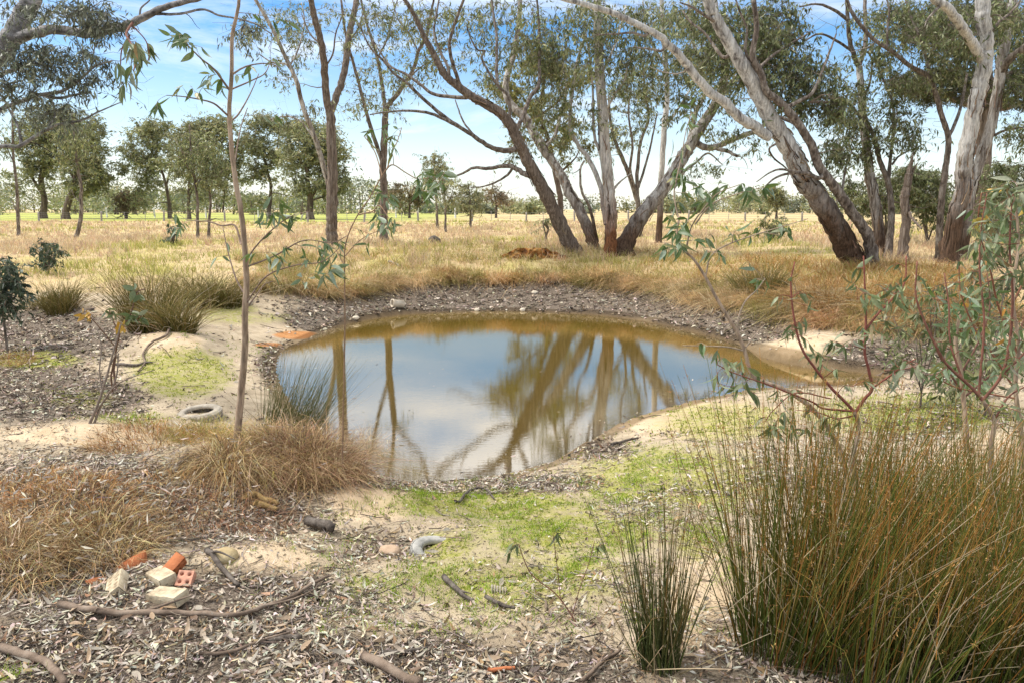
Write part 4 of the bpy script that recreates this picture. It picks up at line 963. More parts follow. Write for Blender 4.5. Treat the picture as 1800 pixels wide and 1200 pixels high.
# --- the distant wood: one mass on the skyline
mb = MB(); tb = MB()
prof = [(-60, 318), (60, 328), (180, 338), (260, 336), (330, 330), (430, 335), (520, 336), (610, 328), (650, 318), (690, 330), (720, 345), (790, 352), (860, 356), (940, 352), (1000, 345), (1060, 340), (1120, 352), (1200, 352), (1250, 338), (1300, 332), (1345, 340), (1400, 345), (1430, 334), (1500, 340), (1600, 345), (1700, 338), (1800, 335), (1900, 330)]
pxs = np.array([p[0] for p in prof]); pys = np.array([p[1] for p in prof])
for k in range(230):
    px = random.uniform(-80, 1900); y = random.uniform(190, 330)
    top = np.interp(px, pxs, pys) - 40 * (float(fbm(np.array(px * .011), np.array(3.3), 3)) - .5) + random.uniform(-5, 9)
    hp = max(2.5, (374 - top) * y / 1300)
    c = at(px, 370, y); c[2] = 0
    w = hp * random.uniform(0.5, 1.0)
    ncl = 9
    ctr = c + np.stack([rng.normal(0, w * 0.6, ncl), rng.normal(0, w * 0.6, ncl), hp * rng.uniform(0.12, 0.92, ncl)], -1)
    tubes(tb, np.linspace(c + [0, 0, -0.3], c + [rng.normal(0, .6), 0, hp * 0.75], 5), np.linspace(0.3, 0.1, 5), 5, col=(0.14, 0.11, 0.09), cap=False)
    n = ncl * 32
    base = np.repeat(ctr, 32, 0) + np.clip(rng.normal(0, 1, (n, 3)), -1.6, 1.6) * w * np.array([0.30, 0.30, 0.17])
    base[:, 2] = np.maximum(base[:, 2], 0.3)
    D = norm(rng.normal(0, 1, (n, 3)) + [0, 0, -0.2])
    pal = [FAR_G, FAR_DK, [(0.17, 0.20, 0.13), (0.22, 0.24, 0.16)]][k % 3]
    leaves(mb, base, D, rng.uniform(0.7, 1.25, n), rng.uniform(0.35, 0.62, n), pick(pal, n) * random.uniform(0.8, 1.2))
wood = props(mb.build('distant_wood', M['leaf']), 'hazy green line of distant woodland on the horizon', 'woodland', kind='stuff')
tb.build('trunks', M['twig'], wood)['kind'] = 'stuff'

# ------------------------------------------------------------------ near saplings with single leaves
def leaf_mesh(name, mat, wr, curve, nseg=5, twist=0.3):
    mb = MB(); v = []
    for k in range(nseg + 1):
        s = k / nseg
        w = wr * 0.5 * (math.sin(math.pi * min(1, s ** 0.75 * 0.97 + 0.03)) ** 0.9) if 0 < k < nseg else 0.004
        x = s; z = -curve * s * s; yb = 0.10 * math.sin(s * 2.5) * curve
        tw = twist * s
        for e in (-1, 0, 1):
            v.append((x, yb + e * w * math.cos(tw), z + abs(e) * w * 0.25 + e * w * math.sin(tw)))
    q = []
    for k in range(nseg):
        for e in (0, 1):
            a = 3 * k + e
            q.append((a, a + 1, a + 4, a + 3))
    mb.add(v, q)
    return mb.mesh(name, mat, None, True)
NEAR = [leaf_mesh('gum_leaf', M['near_leaf'], w, c, twist=t) for w, c, t in ((0.20, 0.15, 0.3), (0.26, 0.3, -0.4), (0.17, 0.45, 0.5), (0.32, 0.1, 0.2))]
NEAR_GREY = [leaf_mesh('grey_gum_leaf', M['near_leaf_grey'], w, c, twist=t) for w, c, t in ((0.20, 0.2, 0.4), (0.27, 0.35, -0.4), (0.15, 0.5, 0.6))]
ROUND_GREY = [leaf_mesh('round_gum_leaf', M['near_leaf_grey'], w, c, twist=t) for w, c, t in ((0.45, 0.15, 0.2), (0.5, 0.25, -0.3), (0.38, 0.2, 0.3))]
ORANGE = [leaf_mesh('orange_leaf', M['orange_leaf'], w, c) for w, c in ((0.45, 0.25), (0.38, 0.1))]
FALLEN = [leaf_mesh('fallen_leaf', M['dry_leaf_obj'], w, c, 5, t) for w, c, t in ((0.20, 0.25, 0.6), (0.26, -0.2, -0.5), (0.15, 0.4, 0.9), (0.34, 0.15, 0.3), (0.22, -0.35, 0.5))]

def add_leaf(root, pos, d, length, meshes, up=None, name='leaf'):
    d = Vector(d).normalized()
    u = Vector(up) if up is not None else Vector((random.gauss(0, 1), random.gauss(0, 1), random.gauss(0.6, 0.8)))
    z = (u - d * u.dot(d))
    if z.length < 1e-3: z = d.orthogonal()
    z.normalize(); yv = z.cross(d)
    m = Matrix((d, yv, z)).transposed().to_4x4()
    o = bpy.data.objects.new(name, random.choice(meshes))
    COL.objects.link(o); o.parent = root
    o.matrix_basis = Matrix.Translation(Vector(pos) - (root.location if root else Vector())) @ m @ Matrix.Scale(length, 4)
    return o

def near_sapling(name, label, y0, limbs, sprays, meshes, bark='bark_sapling', limbcol=(0.20, 0.10, 0.075), L=(0.08, 0.15), group=None, cat='sapling', root=None, along=(), droop=0.7, base_down=True, y_spread=0.25):
    paths = []; NPX = []; NY = []; NP = []; NRd = []
    for k, (r0, r1, dy, pts) in enumerate(limbs):
        p = np.array(pts, float)
        ys = y0 if k == 0 else np.concatenate(NY)[np.hypot(*(np.concatenate(NPX) - p[0]).T).argmin()]
        seg = np.concatenate([[0], np.cumsum(np.hypot(*np.diff(p, axis=0).T))]); seg /= seg[-1]
        yy = ys + dy * seg
        W = np.concatenate([at(p[:, 0], p[:, 1], yy), ((r0 + (r1 - r0) * seg) / 1300 * yy)[:, None], p, yy[:, None]], 1)
        S = spline(W, max(7, len(p) * 4))
        if k == 0 and base_down:
            gz = Zg(S[0, 0], S[0, 1]).item()
            b = S[0].copy(); b[2] = min(gz - 0.08, S[0, 2] - 0.05); b[3] *= 1.15
            S = np.vstack([b, S])
        S[1:, :3] += rng.normal(0, 0.05, (len(S) - 1, 3)) * S[1:, 3:4]
        paths.append(S); NPX.append(S[:, 4:6]); NY.append(S[:, 6]); NP.append(S[:, :3]); NRd.append(S[:, 3])
    if root is None:
        b = paths[0][0, :3]
        root = empty(name, (b[0], b[1], Zg(b[0], b[1]).item()), label, cat, group)
    for k, S in enumerate(paths):
        mb = MB(); tubes(mb, S[:, :3], S[:, 3], 9 if k == 0 else 6, col=limbcol, rough=0.04)
        mb.build('trunk' if k == 0 else 'branch', M[bark] if k == 0 else M['twig'], root, smooth=True)
    nodes = np.concatenate(NP)[2:]; nr = np.concatenate(NRd)[2:]
    mb = MB()
    def leafy(P, n, f0, Ls):
        for j in range(n):
            f = f0 + (1 - f0) * (j + random.random()) / n
            x = f * (len(P) - 1); i = min(int(x), len(P) - 2)
            pos = P[i] + (P[i + 1] - P[i]) * (x - i)
            tg = norm(P[i + 1] - P[i])
            d = tg * random.uniform(0.1, 0.7) + rng.normal(0, 0.55, 3) + np.array([0, 0, -droop])
            add_leaf(root, pos, d, random.uniform(*Ls), meshes)
    for sp in sprays:
        cx, cy, rx, ry, n, nleaf = sp[:6]
        Ls = sp[6] if len(sp) > 6 else L
        for j in range(n):
            a = random.uniform(0, 2 * math.pi); r = math.sqrt(random.random())
            px, py = cx + rx * r * math.cos(a), cy + ry * r * math.sin(a)
            # depth: that of the nearest stem, spread a little
            dpx = np.hypot(np.concatenate(NPX)[:, 0] - px, np.concatenate(NPX)[:, 1] - py)
            yd = np.concatenate(NY)[dpx.argmin()] + random.gauss(0, y_spread)
            c = at(px, py, yd)
            i = (((nodes - c) ** 2).sum(1) + 1.5 * np.maximum(0, nodes[:, 2] - c[2]) ** 2).argmin(); s = nodes[i]
            t = np.linspace(0, 1, 6)[:, None]; ln = np.linalg.norm(c - s) + 1e-6
            P = s + (c - s) * t + np.sin(np.pi * t) * rng.normal(0, 0.09 * ln, 3) + np.sin(np.pi * t) * np.array([0, 0, 0.08 * ln])
            tubes(mb, P, np.linspace(min(nr[i] * 0.6, 0.0035), 0.0012, 6), 4, col=limbcol, cap=False)
            nodes = np.vstack([nodes, P[2:]]); nr = np.concatenate([nr, np.full(4, 0.003)])
            leafy(P, nleaf, 0.35, Ls)
    for k, n, f0 in along:
        leafy(paths[k][:, :3], n, f0, L)
    if mb.n: mb.build('twigs', M['twig'], root)['kind'] = 'stuff'
    return root

TAN = near_sapling('tan_sapling', 'tall thin tan-barked sapling rising through the frame beside the pond', 7.0, [
    (6.8, 2.3, -.4, [(403, 806), (412, 780), (417, 767), (423, 693), (430, 617), (431, 550), (433, 500), (430, 433), (423, 367), (416, 333), (412, 300), (409, 283), (403, 200), (407, 133), (408, 67), (418, 17), (420, 0), (424, -60)]),
    (2.0, .8, -.6, [(403, 158), (377, 123), (353, 103), (337, 87), (323, 73)]),
    (1.8, .7, -.4, [(402, 205), (377, 183), (350, 175), (320, 170), (293, 168)]),
    (1.8, .7, .4, [(407, 132), (433, 117), (467, 112), (490, 118)]),
    (1.6, .7, .4, [(406, 158), (440, 143), (465, 130), (475, 110)]),
    (1.7, .7, .5, [(404, 215), (420, 200), (440, 165), (455, 130)]),
    (2.0, .8, .3, [(424, 430), (413, 397), (390, 397), (367, 390), (330, 388)]),
    (1.7, .7, -.5, [(431, 462), (450, 433), (483, 400), (513, 380), (545, 372)]),
    (1.7, .7, -.2, [(432, 470), (483, 450), (533, 423), (583, 427), (610, 415)]),
    (1.7, .7, -.7, [(432, 535), (467, 487), (517, 467), (567, 460), (600, 433)]),
    (1.8, .7, .4, [(432, 520), (415, 490), (400, 440), (392, 400)]),
    (1.6, .7, .2, [(431, 545), (450, 520), (465, 500), (480, 495)]),
    (1.8, .7, .6, [(417, 340), (412, 300), (422, 230), (435, 190)]),
], [(320, 68, 36, 14, 5, 5, (.10, .17)), (345, 85, 25, 14, 2, 4, (.10, .16)), (345, 155, 40, 15, 5, 4), (275, 188, 12, 9, 3, 4, (.09, .14)), (380, 150, 20, 14, 3, 3), (460, 112, 30, 14, 4, 3), (490, 60, 30, 30, 3, 4), (320, 392, 30, 14, 4, 3), (505, 385, 30, 16, 5, 4), (470, 440, 40, 20, 5, 4), (560, 440, 35, 18, 5, 4), (575, 480, 26, 16, 5, 4, (.12, .18)), (520, 500, 25, 15, 2, 3), (470, 350, 25, 25, 3, 3), (400, 440, 25, 30, 2, 3), (460, 370, 30, 25, 3, 4), (495, 200, 20, 30, 2, 3)],
    NEAR, along=((1, 4, .3), (7, 5, .3), (8, 5, .3), (9, 5, .3)), limbcol=(0.22, 0.16, 0.125))
near_sapling('', '', 8.2, [(2.0, 1.0, -1.0, [(233, 40), (222, 60), (232, 80), (240, 100), (235, 125)]), (1.4, .7, 0, [(228, 62), (215, 85), (212, 110), (213, 140)]), (1.2, .7, 0, [(232, 45), (255, 70), (262, 95), (258, 115)])],
             [(225, 95, 25, 35, 5, 5, (.16, .24)), (215, 140, 12, 18, 2, 4, (.16, .24)), (240, 75, 25, 14, 4, 5, (.12, .2)), (258, 100, 12, 16, 2, 4)], NEAR_GREY, root=LEFT_GUM, base_down=False, bark='twig', droop=1.6)
near_sapling('thin_sapling', 'thread-thin leafy sapling in front of the three-stemmed tree', 6.6, [
    (1.7, 0.9, -.2, [(602, 800), (604, 700), (606, 590), (606, 500), (607, 433), (625, 385), (650, 348), (668, 315), (678, 300)]),
    (1.2, .7, -.4, [(630, 378), (655, 372), (668, 362), (690, 395)]),
    (1.2, .7, -.3, [(676, 302), (690, 290), (712, 303), (735, 315), (760, 312), (785, 310)]),
    (1.2, .7, .3, [(672, 310), (660, 270), (648, 250), (640, 240)]),
    (1.2, .7, .3, [(680, 298), (692, 262), (698, 250), (706, 225)]),
    (1.0, .6, .3, [(607, 450), (630, 425), (655, 410), (680, 405)]),
    (1.0, .6, .3, [(607, 470), (590, 440), (570, 425)]),
], [(652, 245, 18, 20, 3, 4), (695, 250, 22, 22, 4, 4), (685, 230, 40, 12, 2, 3), (755, 320, 30, 25, 9, 5), (742, 345, 14, 14, 4, 5), (775, 310, 22, 16, 4, 4), (680, 350, 18, 18, 4, 4), (675, 395, 22, 26, 6, 4), (630, 420, 30, 20, 3, 4), (690, 400, 14, 14, 3, 4), (580, 440, 30, 15, 3, 4)],
    NEAR, L=(.07, .125), limbcol=(0.26, 0.17, 0.11), bark='twig')
near_sapling('gum_sapling', 'pale crooked sapling leaning left over the pond with leafy top', 5.2, [
    (5.5, 1.8, 0.3, [(1500, 905), (1480, 800), (1440, 730), (1390, 690), (1345, 672), (1330, 667), (1317, 647), (1310, 620), (1297, 587), (1277, 553), (1257, 520), (1240, 487), (1220, 457), (1200, 437), (1190, 410), (1195, 380)]),
    (2.0, .8, .1, [(1297, 586), (1298, 560), (1310, 530), (1330, 510), (1345, 490)]),
    (1.8, .8, -.1, [(1310, 617), (1280, 610), (1240, 608), (1200, 607)]),
    (1.6, .7, .2, [(1311, 610), (1330, 585), (1345, 570)]),
    (1.8, .7, -.2, [(1205, 443), (1215, 400), (1235, 370), (1262, 340), (1300, 325)]),
    (1.6, .7, .2, [(1240, 487), (1250, 450), (1280, 430), (1330, 412), (1370, 400), (1420, 385)]),
    (1.4, .6, .2, [(1193, 385), (1185, 340), (1195, 290), (1205, 235), (1215, 200)]),
    (1.4, .6, -.2, [(1222, 395), (1250, 360), (1300, 340), (1340, 330)]),
    (1.4, .6, .1, [(1200, 437), (1180, 440), (1168, 425)]),
], [(1212, 205, 16, 22, 4, 3, (.07, .12)), (1195, 290, 26, 50, 7, 4), (1245, 345, 34, 24, 9, 4), (1320, 328, 50, 18, 9, 4), (1190, 385, 32, 32, 8, 4), (1225, 420, 35, 25, 5, 4), (1300, 410, 35, 16, 4, 4), (1370, 400, 35, 14, 5, 4), (1180, 440, 20, 25, 4, 4), (1290, 450, 30, 20, 3, 3), (1340, 495, 20, 14, 2, 4), (1240, 620, 20, 16, 2, 4)],
    NEAR, L=(.07, .14), limbcol=(0.34, 0.26, 0.19), bark='bark_sapling', y_spread=.15)
near_sapling('gum_sapling', 'red-stemmed sapling forking above the tall rushes in front of the pond inlet', 4.7, [
    (5.5, 3.5, 0, [(1512, 960), (1510, 883), (1500, 817), (1503, 783), (1510, 750), (1502, 723)]),
    (3, 1.2, .1, [(1503, 725), (1520, 700), (1533, 683), (1527, 650), (1520, 617), (1522, 567), (1520, 500), (1518, 450)]),
    (3, 1.2, .2, [(1502, 724), (1487, 707), (1460, 680), (1433, 647), (1410, 613), (1397, 567), (1390, 500), (1397, 460)]),
    (2.2, 1, -.1, [(1530, 684), (1560, 663), (1587, 643), (1610, 630)]),
    (2, 1, .1, [(1521, 580), (1545, 550), (1567, 527), (1590, 497), (1593, 450)]),
    (2.2, .8, -.2, [(1500, 722), (1447, 717), (1430, 707), (1387, 690), (1343, 673), (1290, 655), (1260, 640)]),
    (1.5, .7, .1, [(1500, 730), (1470, 735), (1440, 725), (1400, 720)]),
    (1.5, .7, -.2, [(1460, 700), (1400, 690), (1360, 720), (1345, 740)]),
], [(1520, 500, 28, 40, 8, 4), (1500, 590, 40, 40, 7, 3), (1395, 530, 30, 50, 8, 3), (1410, 590, 30, 30, 5, 3), (1580, 500, 30, 40, 7, 3), (1470, 620, 50, 30, 7, 4), (1300, 655, 50, 22, 7, 4), (1280, 680, 30, 20, 3, 3), (1370, 740, 35, 22, 8, 4), (1440, 735, 40, 30, 8, 4), (1580, 650, 40, 25, 7, 3), (1500, 680, 40, 20, 3, 3), (1360, 690, 35, 20, 4, 4)],
    NEAR_GREY, L=(.065, .125), limbcol=(0.21, 0.075, 0.055), y_spread=.18)
near_sapling('gum_sapling', 'dense grey-leaved sapling filling the right edge above the rushes', 4.9, [
    (6, 3.5, 0, [(1745, 950), (1742, 860), (1743, 783), (1747, 737), (1727, 703)]),
    (3, 1.2, .2, [(1728, 704), (1707, 680), (1667, 643), (1650, 617), (1627, 570), (1610, 520), (1612, 460)]),
    (3, 1.2, 0, [(1727, 703), (1760, 660), (1775, 600), (1780, 520), (1775, 440), (1778, 360)]),
    (2.4, 1, .2, [(1720, 695), (1725, 640), (1730, 560), (1722, 480), (1725, 400), (1735, 340)]),
    (2, 1, 0, [(1760, 660), (1800, 620), (1840, 560)]),
    (2, 1, .1, [(1745, 745), (1770, 700), (1800, 680), (1830, 670)]),
    (2, 1, .2, [(1690, 662), (1670, 600), (1668, 540), (1660, 480)]),
], [(1770, 350, 40, 40, 14, 4), (1740, 420, 40, 40, 12, 4), (1785, 450, 30, 50, 8, 4), (1720, 500, 40, 40, 7, 4), (1640, 500, 35, 40, 6, 4), (1650, 590, 30, 30, 5, 4), (1750, 580, 50, 40, 8, 4), (1780, 640, 35, 40, 7, 4), (1700, 620, 30, 30, 3, 4), (1790, 720, 25, 40, 4, 4)],
    NEAR_GREY, L=(.065, .125), limbcol=(0.19, 0.085, 0.06), y_spread=.25)
near_sapling('gum_sapling', 'dark leafy sapling low at the right edge behind the grey-leaved one', 7.5, [
    (5, 2.5, 0, [(1700, 790), (1695, 720), (1690, 660), (1680, 600), (1690, 540)]),
    (2, 1, .2, [(1690, 655), (1720, 600), (1740, 540), (1735, 480)]),
    (2, 1, -.2, [(1692, 690), (1660, 640), (1640, 600), (1635, 560)]),
    (2, 1, .2, [(1692, 700), (1740, 660), (1780, 620), (1800, 560)]),
], [(1690, 560, 40, 40, 10, 4), (1740, 560, 45, 50, 10, 4), (1780, 600, 30, 50, 9, 4), (1660, 640, 35, 30, 7, 4), (1730, 660, 50, 30, 8, 4)],
    NEAR, L=(.12, .2), limbcol=(0.15, 0.08, 0.06), y_spread=.35)
near_sapling('gum_sapling', 'olive-leaved sapling with orange tips behind the dense one at the right edge', 6.2, [
    (4.5, 2, 0, [(1800, 860), (1795, 760), (1785, 680), (1790, 600), (1780, 520), (1790, 430), (1785, 350)]),
    (2, 1, .2, [(1787, 690), (1750, 630), (1715, 580), (1690, 520), (1685, 460)]),
    (2, 1, -.2, [(1788, 620), (1755, 540), (1740, 470), (1720, 400), (1725, 340)]),
    (2, 1, .2, [(1786, 700), (1730, 690), (1680, 680), (1640, 660)]),
    (2, 1, .2, [(1782, 530), (1810, 470), (1820, 400)]),
], [(1700, 480, 40, 45, 10, 4), (1730, 380, 40, 45, 10, 4), (1785, 380, 30, 50, 10, 4), (1740, 560, 45, 40, 10, 4), (1660, 660, 40, 25, 8, 4), (1780, 600, 30, 60, 8, 4), (1720, 670, 40, 25, 6, 4), (1650, 560, 30, 40, 4, 4)],
    NEAR * 3 + ORANGE[:1], L=(.07, .125), limbcol=(0.22, 0.10, 0.06), y_spread=.3)
near_sapling('seedling', 'thin leaning seedling with few grey leaves left of the rush clump', 3.9, [
    (1.8, .9, .3, [(1090, 1195), (1060, 1155), (1033, 1127), (1000, 1073), (977, 1043), (950, 1022), (933, 1007), (920, 980), (912, 955)]),
    (.9, .6, 0, [(985, 1050), (980, 1000), (975, 960), (972, 940)]),
    (.9, .6, 0, [(1005, 1085), (1020, 1030), (1035, 990), (1045, 950)]),
], [(905, 960, 18, 22, 3, 4, (.05, .085)), (975, 955, 12, 22, 2, 4, (.05, .085)), (1045, 950, 16, 16, 2, 4, (.05, .085))], NEAR_GREY, limbcol=(0.17, 0.085, 0.06), bark='twig', y_spread=.05)
near_sapling('seedling', 'young round-leaved seedling in front of the big rush tussock at the left', 11.5, [
    (1.8, 1, 0, [(200, 650), (205, 610), (210, 580), (225, 560), (232, 545), (240, 515), (255, 508)]),
    (1.2, .7, 0, [(222, 565), (235, 560), (250, 557)]),
    (1.2, .7, 0, [(208, 585), (195, 555), (192, 545)]),
], [(245, 515, 14, 7, 4, 4, (.13, .2)), (240, 556, 22, 6, 4, 4, (.13, .2)), (198, 548, 12, 8, 3, 3, (.13, .2))], ROUND_GREY, limbcol=(0.17, 0.10, 0.07), bark='twig', y_spread=.1, droop=0.2)
near_sapling('seedling', 'small seedling with orange turning leaves beside the round-leaved one', 11.2, [
    (1.5, .9, 0, [(195, 660), (203, 620), (210, 590), (213, 578)]),
    (1.1, .7, 0, [(205, 612), (170, 570), (155, 555)])], [(212, 578, 8, 10, 3, 4, (.10, .16)), (152, 553, 12, 6, 3, 4, (.10, .16))], ORANGE, limbcol=(0.14, 0.08, 0.05), bark='twig', y_spread=.08, droop=0.3)
near_sapling('dead_sapling', 'leafless grey twiggy sapling on the sandy ridge left of the tyre', 8.6, [
    (3.2, 1.2, .2, [(135, 790), (150, 760), (170, 715), (185, 670), (196, 630), (206, 595), (212, 570)]),
    (1.6, .7, 0, [(165, 728), (185, 700), (200, 680), (225, 665), (270, 650)]),
    (1.5, .7, .2, [(180, 690), (175, 650), (178, 610), (170, 575)]),
    (1.2, .6, .2, [(190, 650), (205, 620), (225, 600), (245, 575)]),
    (2.6, 1.0, .2, [(150, 790), (165, 745), (178, 712), (192, 690), (205, 660), (208, 620)]),
], [], NEAR, limbcol=(0.20, 0.16, 0.13), bark='twig')

# leafy bushes behind the foreground saplings at the right edge
shrub('gum_bush', 'leafy grey-green bush at the right edge between the bank and the rushes', 1735, 700, 9.5, [(1740, 600, 60, 60, 7), (1770, 480, 45, 60, 7), (1790, 380, 35, 60, 6), (1680, 640, 45, 40, 4)], GUM_DARK, leaf=(0.11, 0.028), crad=0.28, nl=26, tw=.8, stems=6, cat='bush')
shrub('gum_bush', 'low open bush beside the inlet, right of the sand mound', 1620, 690, 10.5, [(1610, 600, 50, 45, 4), (1650, 540, 40, 50, 4), (1570, 560, 40, 50, 3)], GUM_DARK, leaf=(0.11, 0.028), crad=0.25, nl=20, tw=.7, stems=5, cat='bush')

# ------------------------------------------------------------------ fence and paddock
fy = 93.0
fen = empty('paddock_fence', (0, fy, 0), 'post and wire fence across the far side of the dry paddock', 'fence')
pm = MB(); tubes(pm, [[0, 0, -0.3], [0, 0, 0.5], [0.01, 0, 1.0], [0.02, 0, 1.32]], [0.13, 0.12, 0.115, 0.10], 8, rough=0.05)
post_me = pm.mesh('post', M['wood_post'], None, True)
dm = MB(); tubes(dm, [[0, 0, -0.2], [0, 0, 0.6], [0, 0, 1.2]], [0.035] * 3, 5)
drop_me = dm.mesh('dropper', M['wood_post'])
pxp = [-40, 68, 178, 288, 395, 470, 541, 640, 735, 830, 925, 1010, 1105, 1210, 1310, 1410, 1497, 1600, 1700, 1810]
for i, px in enumerate(pxp):
    p = at(px, 385, fy); z = Zg(p[0], fy).item()
    o = bpy.data.objects.new('post', post_me); COL.objects.link(o); o.parent = fen; o.location = (p[0], 0, z); o.rotation_euler = (R(random.uniform(-3, 3)), R(random.uniform(-5, 5)), random.uniform(0, 3)); o.scale = (1, 1, random.uniform(.88, 1.08))
    if i + 1 < len(pxp):
        p2 = at(pxp[i + 1], 385, fy)
        for f in (0.36, 0.7):
            x = p[0] + (p2[0] - p[0]) * f
            o = bpy.data.objects.new('dropper', drop_me); COL.objects.link(o); o.parent = fen; o.location = (x, 0, Zg(x, fy).item()); o.rotation_euler = (0, R(random.uniform(-6, 6)), 0)
xa = np.linspace(at(-60, 385, fy)[0], at(1840, 385, fy)[0], 120); za = Zg(xa, np.full(120, fy))
for h in (0.35, 0.62, 0.88, 1.12):
    mb = MB(); tubes(mb, np.stack([xa, np.full(120, fy - 0.12), za + h], -1), np.full(120, 0.012), 4)
    mb.build('wire', M['wire'], fen)
wfen = empty('white_post_fence', (0, 135, 0), 'row of white fence posts beyond the green strip', 'fence')
wm = MB(); tubes(wm, [[0, 0, -0.3], [0, 0, 1.3], [0, 0, 1.75]], [0.13, 0.13, 0.12], 8)
wpost = wm.mesh('post', M['post_white'], None, True)
for px in (110, 188, 272, 362, 454, 546, 642, 696, 735, 800):
    p = at(px, 380, 135); o = bpy.data.objects.new('post', wpost); COL.objects.link(o); o.parent = wfen; o.location = (p[0], 0, Zg(p[0], 135).item())

def scatter(x0, x1, y0, y1, n):
    x = rng.uniform(x0, x1, n); y = rng.uniform(y0, y1, n)
    return x, y

# dry paddock grass: tufts of thin blades, denser near
mb = MB()
STRAW = [(0.62, 0.46, 0.29), (0.57, 0.42, 0.28), (0.64, 0.51, 0.31), (0.55, 0.38, 0.26), (0.67, 0.55, 0.36)]
GREENG = [(0.38, 0.39, 0.09), (0.47, 0.44, 0.13), (0.32, 0.33, 0.08), (0.55, 0.48, 0.18)]
for y0, y1, n, nb, hh, ww in ((14, 24, 5000, 5, .36, .016), (24, 34, 8500, 5, .38, .023), (34, 48, 8000, 4, .38, .036), (48, 70, 7000, 4, .37, .055), (70, 96, 5000, 4, .34, .08)):
    hw = y1 * 0.78
    x, y = scatter(-hw, hw, y0, y1, n)
    z = Zg(x, y); lit, moss, sand, clay, straw, green, px, py = zones(x, y, z)
    k = (straw > 0.45) & (pond_sd(x, y) > 2.0) & (rng.random(n) < 0.35 + 0.65 * straw)
    x, y, z, px, py = x[k], y[k], z[k], px[k], py[k]; m = len(x)
    gfac = np.clip(sstep(0.52, 0.66, fbm(x * 0.18 + 5, y * 0.18, 3)) * 0.8 + blobs([(260, 470, 220, 30, .8), (450, 485, 120, 14, .6), (800, 445, 160, 18, .6), (1120, 475, 300, 22, .75), (900, 385, 300, 6, .5), (1350, 400, 120, 12, .5)], px, py), 0, 0.9)
    isg = rng.random(m) < gfac
    tc = np.where(isg[:, None], pick(GREENG, m), pick(STRAW, m))
    B = np.repeat(np.stack([x, y, z - 0.02], -1), nb, 0) + rng.normal(0, 0.09, (m * nb, 3)) * [1, 1, 0]
    D = norm(rng.normal(0, 0.32, (m * nb, 3)) + [0, 0, 1]); hm = 0.45 + 1.15 * sstep(.32, .72, fbm(x * .55 + 21, y * .55, 3)); L = rng.uniform(0.55, 1.15, m * nb) * hh * np.repeat(np.where(isg, .8, 1.0) * hm, nb)
    cc = np.repeat(tc, nb, 0) * rng.uniform(0.8, 1.15, (m * nb, 1))
    blades(mb, B, D, L, np.full(m * nb, ww), rng.normal(0, 0.25, (m * nb, 3)) * [1, 1, 0] - [0, 0, .12], cc, K=3)
props(mb.build('paddock_grass', M['grass']), 'knee-high dry straw grass covering the paddock', 'grass', kind='stuff')

# matted grass on the far bank: olive above, tawny fringe hanging over the litter
FR = [(430, 505), (520, 513), (600, 518), (700, 502), (850, 495), (1000, 499), (1100, 507), (1200, 524), (1300, 546), (1400, 560), (1500, 577), (1600, 582), (1720, 578), (1830, 570)]
frp = np.array([ground_at(a, b) for a, b in FR])
fr = spline(frp, 400)
TAWNY = [(0.60, 0.40, 0.20), (0.70, 0.51, 0.29), (0.50, 0.30, 0.13), (0.74, 0.58, 0.36)]
OLIVE = [(0.33, 0.30, 0.08), (0.42, 0.37, 0.12), (0.26, 0.23, 0.065), (0.52, 0.42, 0.16)]
mb = MB()
nl_, per = 270, 13
nt = nl_ * per
lump_t = rng.integers(0, 400, nl_); lump_o = np.abs(rng.normal(0, 0.45, nl_)); lump_h = rng.uniform(.55, 1.35, nl_)
ti = np.clip(np.repeat(lump_t, per) + rng.integers(-3, 4, nt), 0, 399); off = np.repeat(lump_o, per) + rng.normal(0, .14, nt); lh = np.repeat(lump_h, per)
tan = np.gradient(fr, axis=0); nrm_ = norm(np.stack([-tan[:, 1], tan[:, 0], 0 * tan[:, 0]], -1))   # away from the pond
nrm_ *= np.where((nrm_[:, 1:2] > 0), 1, -1)
C = fr[ti] + nrm_[ti] * off[:, None] + rng.normal(0, 0.12, (nt, 3)) * [1, 1, 0]
C[:, 2] = Zg(C[:, 0], C[:, 1])
nb = 14; B = np.repeat(C, nb, 0) + rng.normal(0, 0.08, (nt * nb, 3)) * [1, 1, .2]
out_ = -np.repeat(nrm_[ti], nb, 0)
D = norm(rng.normal(0, 0.45, (nt * nb, 3)) + out_ * 0.35 + [0, 0, 0.9]); L = rng.uniform(0.5, 1.05, nt * nb) * np.repeat(lh, nb)
bend = out_ * rng.uniform(0.1, 0.6, (nt * nb, 1)) + rng.normal(0, 0.25, (nt * nb, 3)) * [1, 1, 0] - [0, 0, 0.6]
blades(mb, B, D, L, rng.uniform(0.010, 0.02, nt * nb), bend, np.repeat(np.repeat(pick(TAWNY + [(0.36, 0.32, 0.10), (0.44, 0.36, 0.14)], nl_), per, 0), nb, 0) * rng.uniform(.7, 1.2, (nt * nb, 1)), K=3)
nt = 4200
ti = rng.integers(0, 400, nt); off = rng.uniform(0.5, 6.5, nt)
C = fr[ti] + nrm_[ti] * off[:, None]; C[:, 2] = Zg(C[:, 0], C[:, 1])
px_, py_ = project(C)
dark = sstep(1050, 1400, px_)
pal = np.where((rng.random(nt) < 0.25 + 0.3 * dark)[:, None], pick(TAWNY, nt), pick(OLIVE, nt))
rust_ = rng.random(nt) < .45 * dark; pal = np.where(rust_[:, None], pick([(0.46, 0.25, 0.08), (0.54, 0.32, 0.12), (0.36, 0.19, 0.06)], nt), pal)
nb = 9; B = np.repeat(C, nb, 0) + rng.normal(0, 0.1, (nt * nb, 3)) * [1, 1, .1]
